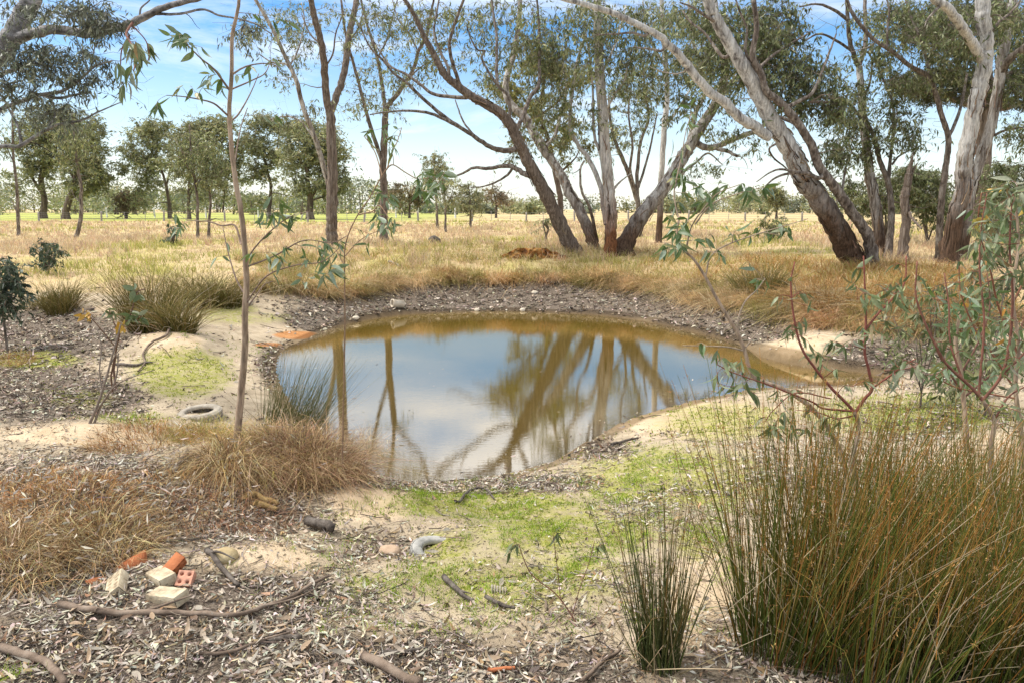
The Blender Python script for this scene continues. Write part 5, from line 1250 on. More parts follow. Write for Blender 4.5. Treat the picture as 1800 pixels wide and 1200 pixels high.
D = norm(rng.normal(0, 0.5, (nt * nb, 3)) + [0, 0, 1]); L = rng.uniform(0.3, 0.75, nt * nb) * np.repeat(1 + .45 * dark * rng.random(nt), nb)
bend = rng.normal(0, 0.4, (nt * nb, 3)) * [1, 1, 0] + [-.1, -.1, -0.45]
blades(mb, B, D, L, rng.uniform(0.010, 0.022, nt * nb), bend, np.repeat(pal, nb, 0) * rng.uniform(.75, 1.2, (nt * nb, 1)), K=3)
props(mb.build('bank_grass', M['grass']), 'matted olive and tawny grass drooping over the far bank', 'grass', kind='stuff')

# orange clay cutting in the far bank
g0 = ground_at(940, 458)
mb = MB(); nu, nv = 90, 26
U, V = np.meshgrid(np.linspace(0, 1, nu), np.linspace(0, 1, nv))
X = -1.45 + 2.9 * U
ed = np.sin(np.pi * U) ** 0.35
Vf = np.minimum(V / .75, 1)
Zc = -0.15 + (0.60 * ed * (.75 + .5 * fbm(X * 1.7 + 3, 0 * X, 3))) * Vf + (fbm(X * 5, V * 4, 3) - .5) * .14 - 0.9 * np.maximum(V - .75, 0)
Yc = 0.22 * Vf + 1.6 * np.maximum(V - 0.75, 0) + (fbm(X * 5 + 9, V * 7, 4) - .5) * .55 + 0.7 * (U - 0.5) ** 2
ii = np.arange(nu * nv).reshape(nv, nu)
mb.add(np.stack([g0[0] + X, g0[1] + Yc, g0[2] + Zc], -1).reshape(-1, 3), np.stack([ii[:-1, :-1], ii[:-1, 1:], ii[1:, 1:], ii[1:, :-1]], -1).reshape(-1, 4))
props(mb.build('clay_bank', M['clay']), 'small eroded face of bare orange clay in the far bank', kind='structure')

# ------------------------------------------------------------------ rushes and tussocks
def rush(name, label, px, py, h, n, rad, pal0, pal1, group, lean=(0, 0), spread=0.17, rS=0.0034, heads=True, cat='rush', droop=0.10, world=None):
    c = ground_at(px, py) if world is None else np.array(world)
    root = empty(name, c, label, cat, group)
    a = rng.uniform(0, 2 * np.pi, n); rr = rad * np.sqrt(rng.uniform(0, 1, n))
    B = np.stack([c[0] + rr * np.cos(a), c[1] + rr * np.sin(a), 0 * a], -1); B[:, 2] = Zg(B[:, 0], B[:, 1]) - 0.03
    outw = np.stack([np.cos(a), np.sin(a), 0 * a], -1) * (rr / rad)[:, None]
    D = norm(outw * spread * rng.uniform(.3, 1.6, (n, 1)) + rng.normal(0, 0.11, (n, 3)) + np.array([lean[0], lean[1], 1.0]))
    L = h * rng.uniform(0.35, 1.08, n) ** 0.8
    dead = rng.random(n) < 0.11; D[dead] = norm(D[dead] + rng.normal(0, .55, (dead.sum(), 3)) * [1, 1, .2])
    t = np.linspace(0, 1, 5)
    bend = (outw * 0.5 + rng.normal(0, 0.6, (n, 3)) * [1, 1, .2] - [0, 0, .5]) * droop
    P = B[:, None] + D[:, None] * (L[:, None] * t)[..., None] + bend[:, None] * (L[:, None] * t ** 2)[..., None]
    kk = np.where(rng.random(n) < 0.10)[0]; ka = rng.uniform(0, 2 * np.pi, len(kk)); hd = np.stack([np.cos(ka), np.sin(ka), 0 * ka], -1)
    P[kk, 3] = P[kk, 2] + (hd * .8 + [0, 0, .1]) * (L[kk] * .2)[:, None]; P[kk, 4] = P[kk, 3] + (hd * .6 - [0, 0, .75]) * (L[kk] * .2)[:, None]
    th = MB(); m = n // 2; ii_ = rng.integers(0, n, m)
    blades(th, B[ii_] + rng.normal(0, .03, (m, 3)) * [1, 1, 0], norm(rng.normal(0, .6, (m, 3)) + [0, 0, .7]), h * rng.uniform(.12, .38, m), np.full(m, rS * 1.5), rng.normal(0, .5, (m, 3)) * [1, 1, 0] - [0, 0, .7], pick([(0.20, 0.13, 0.07), (0.32, 0.22, 0.12), (0.12, 0.08, 0.045), (0.42, 0.32, 0.19)], m), K=4)
    th.build('thatch', M['grass'], root)['kind'] = 'stuff'
    c0 = pick(pal0, n); c1 = pick(pal1, n)
    c0[dead] = pick([(0.42, 0.32, 0.18), (0.55, 0.44, 0.28)], dead.sum()); c1[dead] = pick([(0.55, 0.45, 0.30), (0.62, 0.52, 0.36)], dead.sum())
    cc = c0[:, None] * (1 - t[None, :, None] ** 2.0) + c1[:, None] * t[None, :, None] ** 2.0
    mb = MB(); tubes(mb, P, rS * (1 - 0.7 * t)[None] * rng.uniform(.7, 1.3, (n, 1)), 3, col=cc, cap=False)
    mb.build('stems', M['rush'], root)['kind'] = 'stuff'
    if heads:
        m = int(n * 0.7); i = rng.integers(0, n, m); f = rng.uniform(0.72, 0.97, m)
        k = np.clip((f * 4).astype(int), 0, 3); fr_ = (f * 4 - k)[:, None]
        pos = P[i, k] * (1 - fr_) + P[i, k + 1] * fr_
        nn = 5; pos = np.repeat(pos, nn, 0) + rng.normal(0, 0.006, (m * nn, 3))
        mb = MB(); leaves(mb, pos, norm(rng.normal(0, 1, (m * nn, 3)) + [0, 0, .3]), rng.uniform(.010, .026, m * nn), rng.uniform(.003, .006, m * nn), pick([(0.42, 0.22, 0.07), (0.52, 0.32, 0.12), (0.32, 0.16, 0.06)], m * nn))
        mb.build('seed_heads', M['grass'], root)['kind'] = 'stuff'
    return root
RG = [(0.055, 0.09, 0.014), (0.08, 0.12, 0.018), (0.11, 0.14, 0.022), (0.10, 0.12, 0.02), (0.26, 0.12, 0.025)]
RT = [(0.52, 0.23, 0.045), (0.44, 0.18, 0.04), (0.26, 0.20, 0.04), (0.13, 0.165, 0.025), (0.17, 0.20, 0.03), (0.12, 0.15, 0.025), (0.56, 0.36, 0.14)]
grp = 'tall rushes in the right foreground'
rush('rush_clump', 'narrow upright rush clump standing apart, left of the big rush bed', 1160, 1168, 1.0, 210, .10, [(0.06, 0.08, 0.025), (0.09, 0.11, 0.03)], [(0.16, 0.16, 0.05), (0.34, 0.18, 0.06), (0.12, 0.14, 0.04)], grp, spread=.13, heads=False, droop=.05)
for (px, py, h, n, rad, lab) in [
    (1375, 1150, 1.65, 380, .2, 'tallest rush clump at the left front of the rush bed'),
    (1450, 1060, 1.5, 320, .22, 'rush clump behind the tallest one at the left of the rush bed'),
    (1530, 1185, 1.25, 360, .24, 'rush clump at the bottom edge, second from the bare sandy strip'),
    (1560, 1040, 1.4, 320, .25, 'rush clump around the foot of the red-stemmed sapling'),
    (1660, 1180, 1.25, 340, .25, 'rush clump at the bottom edge in the middle of the rush bed'),
    (1670, 1020, 1.3, 320, .28, 'rush clump in the middle of the rush bed under the leafy saplings'),
    (1780, 1180, 1.2, 340, .25, 'rush clump in the bottom right corner'),
    (1780, 1030, 1.25, 320, .28, 'rush clump at the right edge at the foot of the grey-leaved sapling'),
    (1630, 930, .85, 240, .3, 'thin rush clump at the back of the rush bed toward the pond'),
    (1760, 900, .8, 240, .3, 'low rush clump at the back right of the rush bed')]:
    rush('rush_clump', lab, px, py, h, int(n * 1.05), rad * 1.25, RG, RT, grp, lean=(random.uniform(-.06, .12), random.uniform(-.08, .05)), spread=random.uniform(.10, .26), droop=random.uniform(.06, .2))
rush('rush_clump', 'green rush stems leaning over the water behind the tan sapling', 505, 768, 1.3, 420, .42, [(0.07, 0.09, 0.025), (0.12, 0.12, 0.035)], [(0.15, 0.16, 0.05), (0.26, 0.20, 0.07)], None, lean=(.35, .15), heads=False, rS=.0032)
grp = 'rush tussocks across the pond and hollow'
G0 = [(0.09, 0.09, 0.022), (0.14, 0.125, 0.03), (0.22, 0.16, 0.045)]; G1 = [(0.36, 0.27, 0.085), (0.28, 0.24, 0.06), (0.46, 0.32, 0.13), (0.20, 0.19, 0.05)]
for (px, py, h, n, rad, lab, dr) in [
    (262, 582, 1.75, 700, .40, 'big olive rush tussock on top of the sandy mound at the left', .3),
    (312, 580, 1.05, 400, .35, 'smaller dark rush tussock at the right side of the mound', .5),
    (352, 542, 1.5, 500, .6, 'brown-tipped rush tussock behind the mound', .5),
    (395, 537, 1.2, 400, .5, 'tawny rush tussock between the mound and the tan sapling', .6),
    (108, 547, 1.1, 420, .35, 'straw-coloured rush tussock alone at the far left of the hollow', .4),
    (75, 535, .5, 260, .5, 'low tawny tussock beside the lone rush tussock at the left', .7),
    (1335, 520, 1.25, 600, .55, 'olive rush tussock on the right bank above the litter shore', .35),
    (1260, 512, .7, 320, .6, 'low drooping tussock on the bank right of the gum clump', .9),
    (1440, 545, .9, 400, .6, 'dark brown tussock below the big leaning gum', .8),
    (1620, 560, .9, 420, .8, 'tawny tussock on the right bank below the broken stump', .9),
    (1700, 575, .8, 380, .7, 'orange-brown tussock at the right end of the bank', .9),
    (1045, 498, .7, 360, .7, 'drooping olive tussock on the bank right below the gum clump', .9)]:
    g0_, g1_ = (G0, G1) if px < 1400 else ([(0.16, 0.11, 0.03), (0.24, 0.13, 0.04), (0.14, 0.12, 0.03)], [(0.46, 0.25, 0.08), (0.54, 0.33, 0.13), (0.36, 0.18, 0.055)])
    rush('rush_tussock', lab, px, py, h * (1 if px < 1400 else 1.25), int(n * (1 if px < 1400 else 1.5)), rad, g0_, g1_, grp, rS=.0075, heads=False, cat='tussock', droop=dr, spread=.32)

def tussock(name, label, px, py, n, rad, L, pal, flop=1.0, up=1.0, width=.005, group=None, world=None):
    c = ground_at(px, py)
    root = empty(name, c, label, 'tussock', group)
    a = rng.uniform(0, 2 * np.pi, n); rr = rad * np.sqrt(rng.uniform(0, 1, n))
    B = np.stack([c[0] + rr * np.cos(a), c[1] + rr * np.sin(a), 0 * a], -1); B[:, 2] = Zg(B[:, 0], B[:, 1]) - 0.01 + (0.12 + .3 * max(0, L - .45)) * (1 - (rr / rad) ** 2) * rng.random(n)
    outw = np.stack([np.cos(a), np.sin(a), 0 * a], -1)
    D = norm(outw * rng.uniform(.1, .9, (n, 1)) + rng.normal(0, .35, (n, 3)) + [0, 0, up])
    ln = L * rng.uniform(.5, 1.2, n)
    blades(mb := MB(), B, D, ln, np.full(n, width), outw * .2 + rng.normal(0, .3, (n, 3)) * [1, 1, 0] - np.array([0, 0, .8 * flop]), pick(pal, n, .25), K=5)
    mb.build('blades', M['grass'], root)['kind'] = 'stuff'
    m = int(30 + 60 * rad); a = rng.uniform(0, 2 * np.pi, m); rr = rad * 1.1 * np.sqrt(rng.random(m)); tl = MB()
    C = np.stack([c[0] + rr * np.cos(a), c[1] + rr * np.sin(a), 0 * a], -1); C[:, 2] = Zg(C[:, 0], C[:, 1]) + rng.uniform(.03, .12 + .22 * L, m)
    leaves(tl, C, norm(rng.normal(0, 1, (m, 3)) * [1, 1, .5]), rng.uniform(.05, .11, m), rng.uniform(.010, .02, m), pick([(0.5, 0.44, 0.36), (0.38, 0.31, 0.24), (0.6, 0.52, 0.42)], m))
    tl.build('trapped_leaves', M['litter'], root)['kind'] = 'stuff'
    return root
DEAD = [(0.40, 0.27, 0.12), (0.52, 0.38, 0.19), (0.25, 0.15, 0.065), (0.60, 0.48, 0.28), (0.16, 0.10, 0.05)]
RUST = [(0.36, 0.165, 0.055), (0.44, 0.23, 0.075), (0.22, 0.10, 0.035), (0.52, 0.36, 0.16), (0.44, 0.32, 0.16), (0.14, 0.08, 0.035)]
for (px, py, n, rad, L, pal, lab, fl) in [
    (545, 832, 2800, .5, .85, [(0.24, 0.14, 0.075), (0.38, 0.26, 0.15), (0.15, 0.085, 0.045), (0.5, 0.36, 0.2)], 'large drooping brown grass tussock at the pond edge right of the tan sapling', .9),
    (480, 815, 1500, .5, .6, [(0.46, 0.30, 0.14), (0.55, 0.38, 0.20), (0.36, 0.28, 0.08)], 'tawny grass tussock between the tan sapling and the pond-edge tussock', .9),
    (405, 832, 1300, .28, .8, DEAD, 'straw collapsed around the foot of the tan sapling', 1.3),
    (380, 775, 1100, .5, .5, [(0.34, 0.30, 0.07), (0.46, 0.30, 0.12), (0.28, 0.26, 0.06)], 'yellow-green grass tuft left of the tan sapling', .7),
    (280, 780, 1500, .75, .36, RUST, 'rusty red-brown dead grass patch in front of the whole tyre', .8),
    (180, 960, 1000, .34, .46, DEAD, 'pale straw tussock just above the pile of bricks', .8),
    (30, 990, 900, .35, .5, DEAD, 'straw tussock at the left edge beside the brick pile', .9),
    (70, 920, 900, .5, .34, [(0.38, 0.22, 0.10), (0.48, 0.33, 0.18), (0.26, 0.14, 0.065), (0.14, 0.085, 0.05)], 'orange-brown matted tussock at the left edge above the straw one', 1.1),
    (130, 880, 900, .5, .32, RUST, 'rust-coloured matted grass mound left of the leaf-strewn bank', 1.1),
    (20, 640, 500, .4, .5, RUST, 'rusty grass mound at the left edge below the dark glossy shrub', .9),
    (10, 870, 700, .45, .35, RUST, 'rusty low tussock at the very left edge above the matted one', 1.0),
    (300, 870, 700, .6, .22, RUST, 'thin rusty dead grass over the leaf-strewn bank', 1.2),
    (400, 895, 700, .5, .25, [(0.26, 0.13, 0.07), (0.34, 0.18, 0.10), (0.42, 0.26, 0.15)], 'dark rusty dead grass at the edge of the bank near the yellow root', 1.2),
    (640, 800, 300, .3, .6, [(0.45, 0.33, 0.2), (0.55, 0.42, 0.27)], 'fine straw stems leaning over the near water', .5)]:
    tussock('grass_tussock', lab, px, py, n, rad, L, pal, fl, width=.0055, group='grass tussocks on the near bank')

# short bright green grass on the near ground
mb = MB()
GB = [(800, 965, 55, 28, 1), (860, 885, 150, 30, .9), (1030, 930, 150, 60, .5), (980, 990, 90, 40, .9), (1030, 1010, 50, 20, 1), (890, 1010, 90, 40, .5), (680, 1020, 150, 40, .5), (800, 1080, 160, 40, .3), (1180, 870, 150, 65, .8), (1250, 950, 50, 50, .8), (60, 640, 60, 16, 1), (240, 735, 60, 10, .5), (400, 540, 45, 10, 1), (1600, 720, 150, 30, .6), (740, 880, 40, 14, .9), (330, 575, 25, 20, .4), (560, 1010, 120, 60, .25), (30, 1190, 60, 20, .6), (400, 620, 120, 20, .25)]
for x0, x1, y0, y1, n in ((-6, 6, 3, 9, 66000), (-12, 9, 9, 18, 30000)):
    x, y = scatter(x0, x1, y0, y1, n); z = Zg(x, y); px, py = project(np.stack([x, y, z], -1))
    w = (blobs(GB, px, py) * 1.0 + .16 * (px > 560) * (px < 1320) * (py > 840) * (py < 1120)) * sstep(0.40, 0.62, fbm(x * 3.1, y * 3.1 + 4, 4))
    k = (rng.random(n) < w) & (pond_sd(x, y) > 0.1)
    x, y, z = x[k], y[k], z[k]; m = len(x); nb = 6
    B = np.repeat(np.stack([x, y, z], -1), nb, 0) + rng.normal(0, .018, (m * nb, 3)) * [1, 1, 0]
    D = norm(rng.normal(0, .45, (m * nb, 3)) + [0, 0, 1])
    blades(mb, B, D, rng.uniform(.02, .07, m * nb), np.full(m * nb, .005 if y1 < 10 else .010), rng.normal(0, .4, (m * nb, 3)) - [0, 0, .3], pick([(0.19, 0.32, 0.02), (0.28, 0.42, 0.035), (0.37, 0.46, 0.06), (0.22, 0.28, 0.04)], m * nb), K=3)
for x0, x1, y0, y1, n, s in ((-6, 7, 3, 9, 60000, 1.0), (-12, 9, 9, 17, 50000, 1.7)):
    x, y = scatter(x0, x1, y0, y1, n); z = Zg(x, y); zz = zones(x, y, z)
    w = zz[1] * (1 - zz[4]) * sstep(.40, .60, fbm(x * 5 + 31, y * 5, 4))
    k = (rng.random(n) < w) & (pond_sd(x, y) > 0.1); x, y, z = x[k], y[k], z[k]; m = len(x); nb = 3
    B = np.repeat(np.stack([x, y, z], -1), nb, 0) + rng.normal(0, .012 * s, (m * nb, 3)) * [1, 1, 0]
    D = norm(rng.normal(0, .8, (m * nb, 3)) + [0, 0, .8])
    leaves(mb, B, D, rng.uniform(.012, .03, m * nb) * s, rng.uniform(.006, .012, m * nb) * s, pick([(0.26, 0.32, 0.04), (0.36, 0.38, 0.07), (0.44, 0.42, 0.11), (0.20, 0.25, 0.035)], m * nb))
props(mb.build('short_grass', M['grass']), 'bright green short grass sprouting through the leaf litter', 'grass', kind='stuff')

# ------------------------------------------------------------------ leaf litter
LITC = [(0.56, 0.51, 0.43), (0.48, 0.43, 0.36), (0.40, 0.35, 0.285), (0.31, 0.265, 0.21), (0.50, 0.44, 0.355), (0.38, 0.265, 0.15), (0.26, 0.17, 0.095), (0.54, 0.46, 0.34), (0.11, 0.078, 0.05), (0.20, 0.15, 0.10), (0.45, 0.40, 0.33), (0.15, 0.115, 0.08), (0.24, 0.20, 0.155)]
LITD = [(0.34, 0.285, 0.225), (0.22, 0.17, 0.12), (0.48, 0.41, 0.32), (0.10, 0.072, 0.05), (0.06, 0.046, 0.034), (0.26, 0.185, 0.12), (0.56, 0.49, 0.39)]
mb = MB(); sb = MB()
for x0, x1, y0, y1, n, Lm, Wm in ((-4.6, 4.6, 2.8, 5.4, 60000, .060, .0115), (-7, 7, 5.4, 9, 70000, .068, .0145), (-10, 10.5, 9, 14, 40000, .092, .024), (-14, 15, 14, 29, 56000, .13, .04)):
    x, y = scatter(x0, x1, y0, y1, n); z = Zg(x, y); lit, moss, sand, clay, straw, green, px, py = zones(x, y, z)
    nz = fbm(x * 2.3 + 11, y * 2.3, 4)
    pr = np.clip(lit * 1.2 + 0.10 - 0.35 * sand * (lit < .6) - 0.2 * moss + .06, 0.07, 1) * (.12 + .88 * sstep(0.40, 0.58, nz + 0.2 * lit)) * (1 - 0.85 * straw)
    k = (rng.random(n) < pr) & (pond_sd(x, y) > 0.06)
    x, y, z, lit = x[k], y[k], z[k], lit[k]; m = len(x)
    a = rng.uniform(0, 2 * np.pi, m); D = norm(np.stack([np.cos(a), np.sin(a), rng.normal(0.05, .22, m)], -1))
    S = norm(np.cross(D, norm(np.stack([rng.normal(0, .35, m), rng.normal(0, .35, m), np.ones(m)], -1)))); Nn = np.cross(S, D)
    C = np.stack([x, y, z + rng.uniform(-.004, .022, m)], -1)
    L = (Lm * np.clip(np.exp(rng.normal(-.15, .45, m)), .25, 2.2))[:, None]; Wd = (Wm * np.clip(np.exp(rng.normal(-.1, .4, m)), .3, 2.2))[:, None]
    cu = rng.normal(0, .26, (m, 1))
    v = np.stack([C - D * L * .5 + Nn * L * cu, C - D * L * .12 + S * Wd * .5, C + D * L * .2 + S * Wd * .4, C + D * L * .5 + Nn * L * cu, C + D * L * .2 - S * Wd * .4 + Nn * Wd * .3, C - D * L * .12 - S * Wd * .5 + Nn * Wd * .3], 1)
    b = (np.arange(m) * 6)[:, None]
    q = np.concatenate([b + [[0, 1, 2, 5]], b + [[2, 3, 4, 5]]])
    cc = np.where((y > 9)[:, None], pick(LITD, m, .2), pick(LITC, m, .2))
    mb.add(v.reshape(-1, 3), q, None, np.repeat(cc, 6, 0))
    # twigs among the leaves
    m2 = m // 12; i = rng.integers(0, m, m2)
    ln = (Lm * rng.uniform(1.2, 5, m2))[:, None]; e = rng.normal(0, .12, (m2, 3)) * [1, 1, .3]
    P = np.stack([C[i] - D[i] * ln * .5, C[i] + e * ln, C[i] + D[i] * ln * .5], 1); P[..., 2] = Zg(P[..., 0], P[..., 1]) + rng.uniform(.006, .03, (m2, 1))
    r_ = Lm * rng.uniform(.02, .07, (m2, 1)) * np.array([[1.0, .9, .5]])
    tubes(sb, P, r_, 4, col=pick([(0.10, 0.08, 0.065), (0.18, 0.14, 0.11), (0.28, 0.24, 0.20), (0.05, 0.04, 0.035)], m2), cap=False)
for x0, x1, y0, y1, n, s in ((-4.6, 4.6, 2.8, 6, 60000, 1.0), (-7.5, 8, 6, 11, 50000, 1.5)):      # crumbs of leaf and bark
    x, y = scatter(x0, x1, y0, y1, n); z = Zg(x, y); zz = zones(x, y, z)
    k = (rng.random(n) < np.clip(.25 + zz[0], 0, 1) * (1 - .6 * zz[2] * (zz[0] < .5))) & (pond_sd(x, y) > .05); x, y, z = x[k], y[k], z[k]; m = len(x)
    a = rng.uniform(0, 2 * np.pi, m); D = norm(np.stack([np.cos(a), np.sin(a), rng.normal(0, .2, m)], -1))
    leaves(mb, np.stack([x, y, z + rng.uniform(0, .008, m)], -1), D, rng.uniform(.010, .034, m) * s, rng.uniform(.004, .010, m) * s, pick([(0.10, 0.075, 0.055), (0.18, 0.14, 0.105), (0.30, 0.24, 0.18), (0.07, 0.055, 0.042), (0.42, 0.36, 0.28)], m))
x, y = scatter(-9, 10, 6.5, 26, 9000); d = pond_sd(x, y)
k = (d < -.03) & (rng.random(9000) < .75 * np.exp(d / .35) + .006); x, y = x[k], y[k]; m = len(x)
a = rng.uniform(0, 2 * np.pi, m); D = np.stack([np.cos(a), np.sin(a), 0 * a], -1); S = np.stack([-np.sin(a), np.cos(a), 0 * a], -1)
L = rng.uniform(.04, .12, (m, 1)); Wd = L * .22; C = np.stack([x, y, np.full(m, ZW + .004)], -1)
mb.add(np.stack([C - D * L * .5, C + S * Wd * .5, C + D * L * .5, C - S * Wd * .5], 1).reshape(-1, 3), np.arange(4 * m).reshape(m, 4), None, np.repeat(pick(LITD, m, .2), 4, 0))
props(mb.build('leaf_litter', M['litter']), 'thick carpet of dead grey and tan gum leaves on the ground', 'leaf litter', kind='stuff')
props(sb.build('twig_litter', M['twig']), 'fine dark twigs scattered through the leaf litter', 'twigs', kind='stuff')
cnt = 0
while cnt < 290:
    px, py = random.uniform(0, 1250), 950 + 245 * math.sqrt(random.random())
    g = ground_at(px, py)
    lit = zones(np.array([g[0]]), np.array([g[1]]), np.array([g[2]]))[0][0]
    if random.random() > lit + .15: continue
    a = random.uniform(0, 2 * math.pi)
    add_leaf(ground, (g[0], g[1], g[2] + random.uniform(.015, .035)), (math.cos(a), math.sin(a), random.uniform(-.1, .25)), random.uniform(.055, .11), FALLEN, (random.gauss(0, .35), random.gauss(0, .35), 1), name='fallen_leaf')
    cnt += 1

# ------------------------------------------------------------------ fallen branches, logs, bark
def stick(name, label, pts, r0, r1, mat='wood_brown', lift=0.4, side=None, cat='branch', group='fallen wood on the near ground'):
    G = np.array([ground_at(a, b) for a, b in pts]); dist = np.linalg.norm(G - CAM, axis=1)
    s = np.linspace(0, 1, len(G)); rr = (r0 + (r1 - r0) * s) / 1300 * dist
    W = spline(np.concatenate([G, rr[:, None]], 1), max(8, 5 * len(G)))
    W[:, 2] = Zg(W[:, 0], W[:, 1]) + W[:, 3] * (0.6 + lift) + (.02 if lift > .2 else .01)
    W[:, :3] += rng.normal(0, .09, (len(W), 3)) * W[:, 3:4]
    root = empty(name, W[0, :3], label, cat, group)
    mb = MB(); tubes(mb, W[:, :3], W[:, 3], 8, rough=.08); mb.build('stem', M[mat], root, smooth=True)
    for f, ang, ln in side or []:
        i = int(f * (len(W) - 1)); d = norm(W[min(i + 1, len(W) - 1), :3] - W[i - 1, :3]); d = np.array([d[0] * math.cos(ang) - d[1] * math.sin(ang), d[0] * math.sin(ang) + d[1] * math.cos(ang), .12])
        t = np.linspace(0, 1, 7)[:, None]; P = W[i, :3] + d * ln * t + np.sin(3 * t) * rng.normal(0, .04 * ln, 3); P[:, 2] = np.maximum(P[:, 2], Zg(P[:, 0], P[:, 1]) + .005)
        mb = MB(); tubes(mb, P, np.linspace(W[i, 3] * .6, .003, 7), 6); mb.build('side_twig', M[mat], root, smooth=True)
    return root
stick('fallen_branch', 'long crooked fallen branch lying in front of the brick pile', [(105, 1072), (170, 1082), (250, 1085), (330, 1087), (400, 1090), (440, 1082), (480, 1068), (530, 1045), (578, 1018)], 5, 2.4, side=[(.72, -.5, .35), (.55, .4, .25), (.25, .5, .3)])
stick('fallen_branch', 'grey bent branch in the bottom left corner', [(0, 1150), (40, 1162), (75, 1172), (98, 1190), (115, 1215)], 6, 5)
stick('fallen_branch', 'smooth brown stick cut off by the bottom edge', [(640, 1165), (680, 1185), (740, 1212)], 8, 8)
stick('fallen_branch', 'thin pale branch at the bottom edge right of centre', [(1020, 1208), (1050, 1178), (1090, 1150)], 4, 2.5)
stick('fallen_branch', 'dark forked stick on the grass below the centre', [(780, 1022), (805, 1045), (832, 1062)], 5, 3, 'wood_dark', side=[(.5, .3, .12)])
stick('fallen_branch', 'dark thin stick right of the forked dark stick', [(855, 1055), (885, 1070), (905, 1075)], 3.5, 2.5, 'wood_dark')
stick('fallen_branch', 'pair of charred sticks on the sandy slope beside the yellow rock', [(365, 975), (390, 1005), (420, 1035)], 5, 3, 'wood_dark', side=[(.2, .15, .3)])
stick('fallen_branch', 'dark stick arching over the green grass near the pond edge', [(800, 885), (825, 866), (850, 862), (868, 880)], 2.4, 1.6, 'wood_dark')
stick('fallen_branch', 'dark stick lying on the sandy pond bank at the right', [(1075, 786), (1095, 780), (1122, 773)], 3, 1.8, 'wood_dark')
stick('fallen_branch', 'bent grey twig branch draped down the front of the sandy mound', [(308, 578), (295, 590), (268, 605), (252, 625), (255, 640), (243, 655)], 2.2, 1.2, 'wood_brown')
stick('fallen_branch', 'two dark twigs across the litter left of the mossy mound', [(205, 645), (235, 645), (268, 640)], 2.5, 1.4, 'wood_dark', side=[(.5, .4, .4)])
stick('fallen_branch', 'long thin stick at the left edge of the leaf litter by the bottom', [(350, 1155), (440, 1140), (510, 1118)], 3, 1.8, 'wood_brown')
stick('fallen_branch', 'thin dark branch lying along the foot of the far bank', [(915, 493), (940, 494), (970, 500), (985, 498)], 2.6, 1.5, 'wood_dark')
stick('fallen_branch', 'pale dead branch on the litter of the right shore', [(1480, 672), (1540, 664), (1600, 650), (1650, 640)], 2.2, 1.6, 'wood_brown')
stick('fallen_branch', 'white-grey stick in the far bank grass left of the clay face', [(684, 463), (692, 466), (703, 470)], 2.5, 1.6, 'wood_post')
stick('fallen_branch', 'crossed dark twigs at the foot of the tan sapling bank', [(305, 842), (318, 820), (330, 800)], 5, 3.5, 'wood_dark', side=[(.3, -.4, .25)])
stick('charred_log', 'short charred log lying on the sand below the pond-edge tussock', [(540, 927), (562, 932), (588, 938)], 8.5, 8, 'wood_dark', cat='log')
stick('bark_strip', 'flat dark bark strip at the bottom left of centre', [(670, 1152), (710, 1150), (752, 1142)], 6, 3, 'wood_dark', lift=-.4, cat='bark')
stick('bark_strip', 'rust-red bark piece near the bottom edge', [(858, 1182), (880, 1180), (905, 1178)], 4, 3, 'brick_red', lift=0, cat='bark')
stick('bark_strip', 'curled grey bark strip in the bottom left litter', [(470, 1135), (500, 1125), (530, 1122)], 6, 4, 'wood_dark', lift=-.3, cat='bark')
for lab, pts in (('yellowish gnarled root poking from the end of the near bank', [(430, 880), (450, 878), (472, 886), (490, 893)]), ('second thinner yellowish root below the gnarled one', [(448, 892), (468, 896), (488, 902)])):
    stick('root', lab, pts, 6, 3.5, 'root', cat='root', group='roots in the near bank')

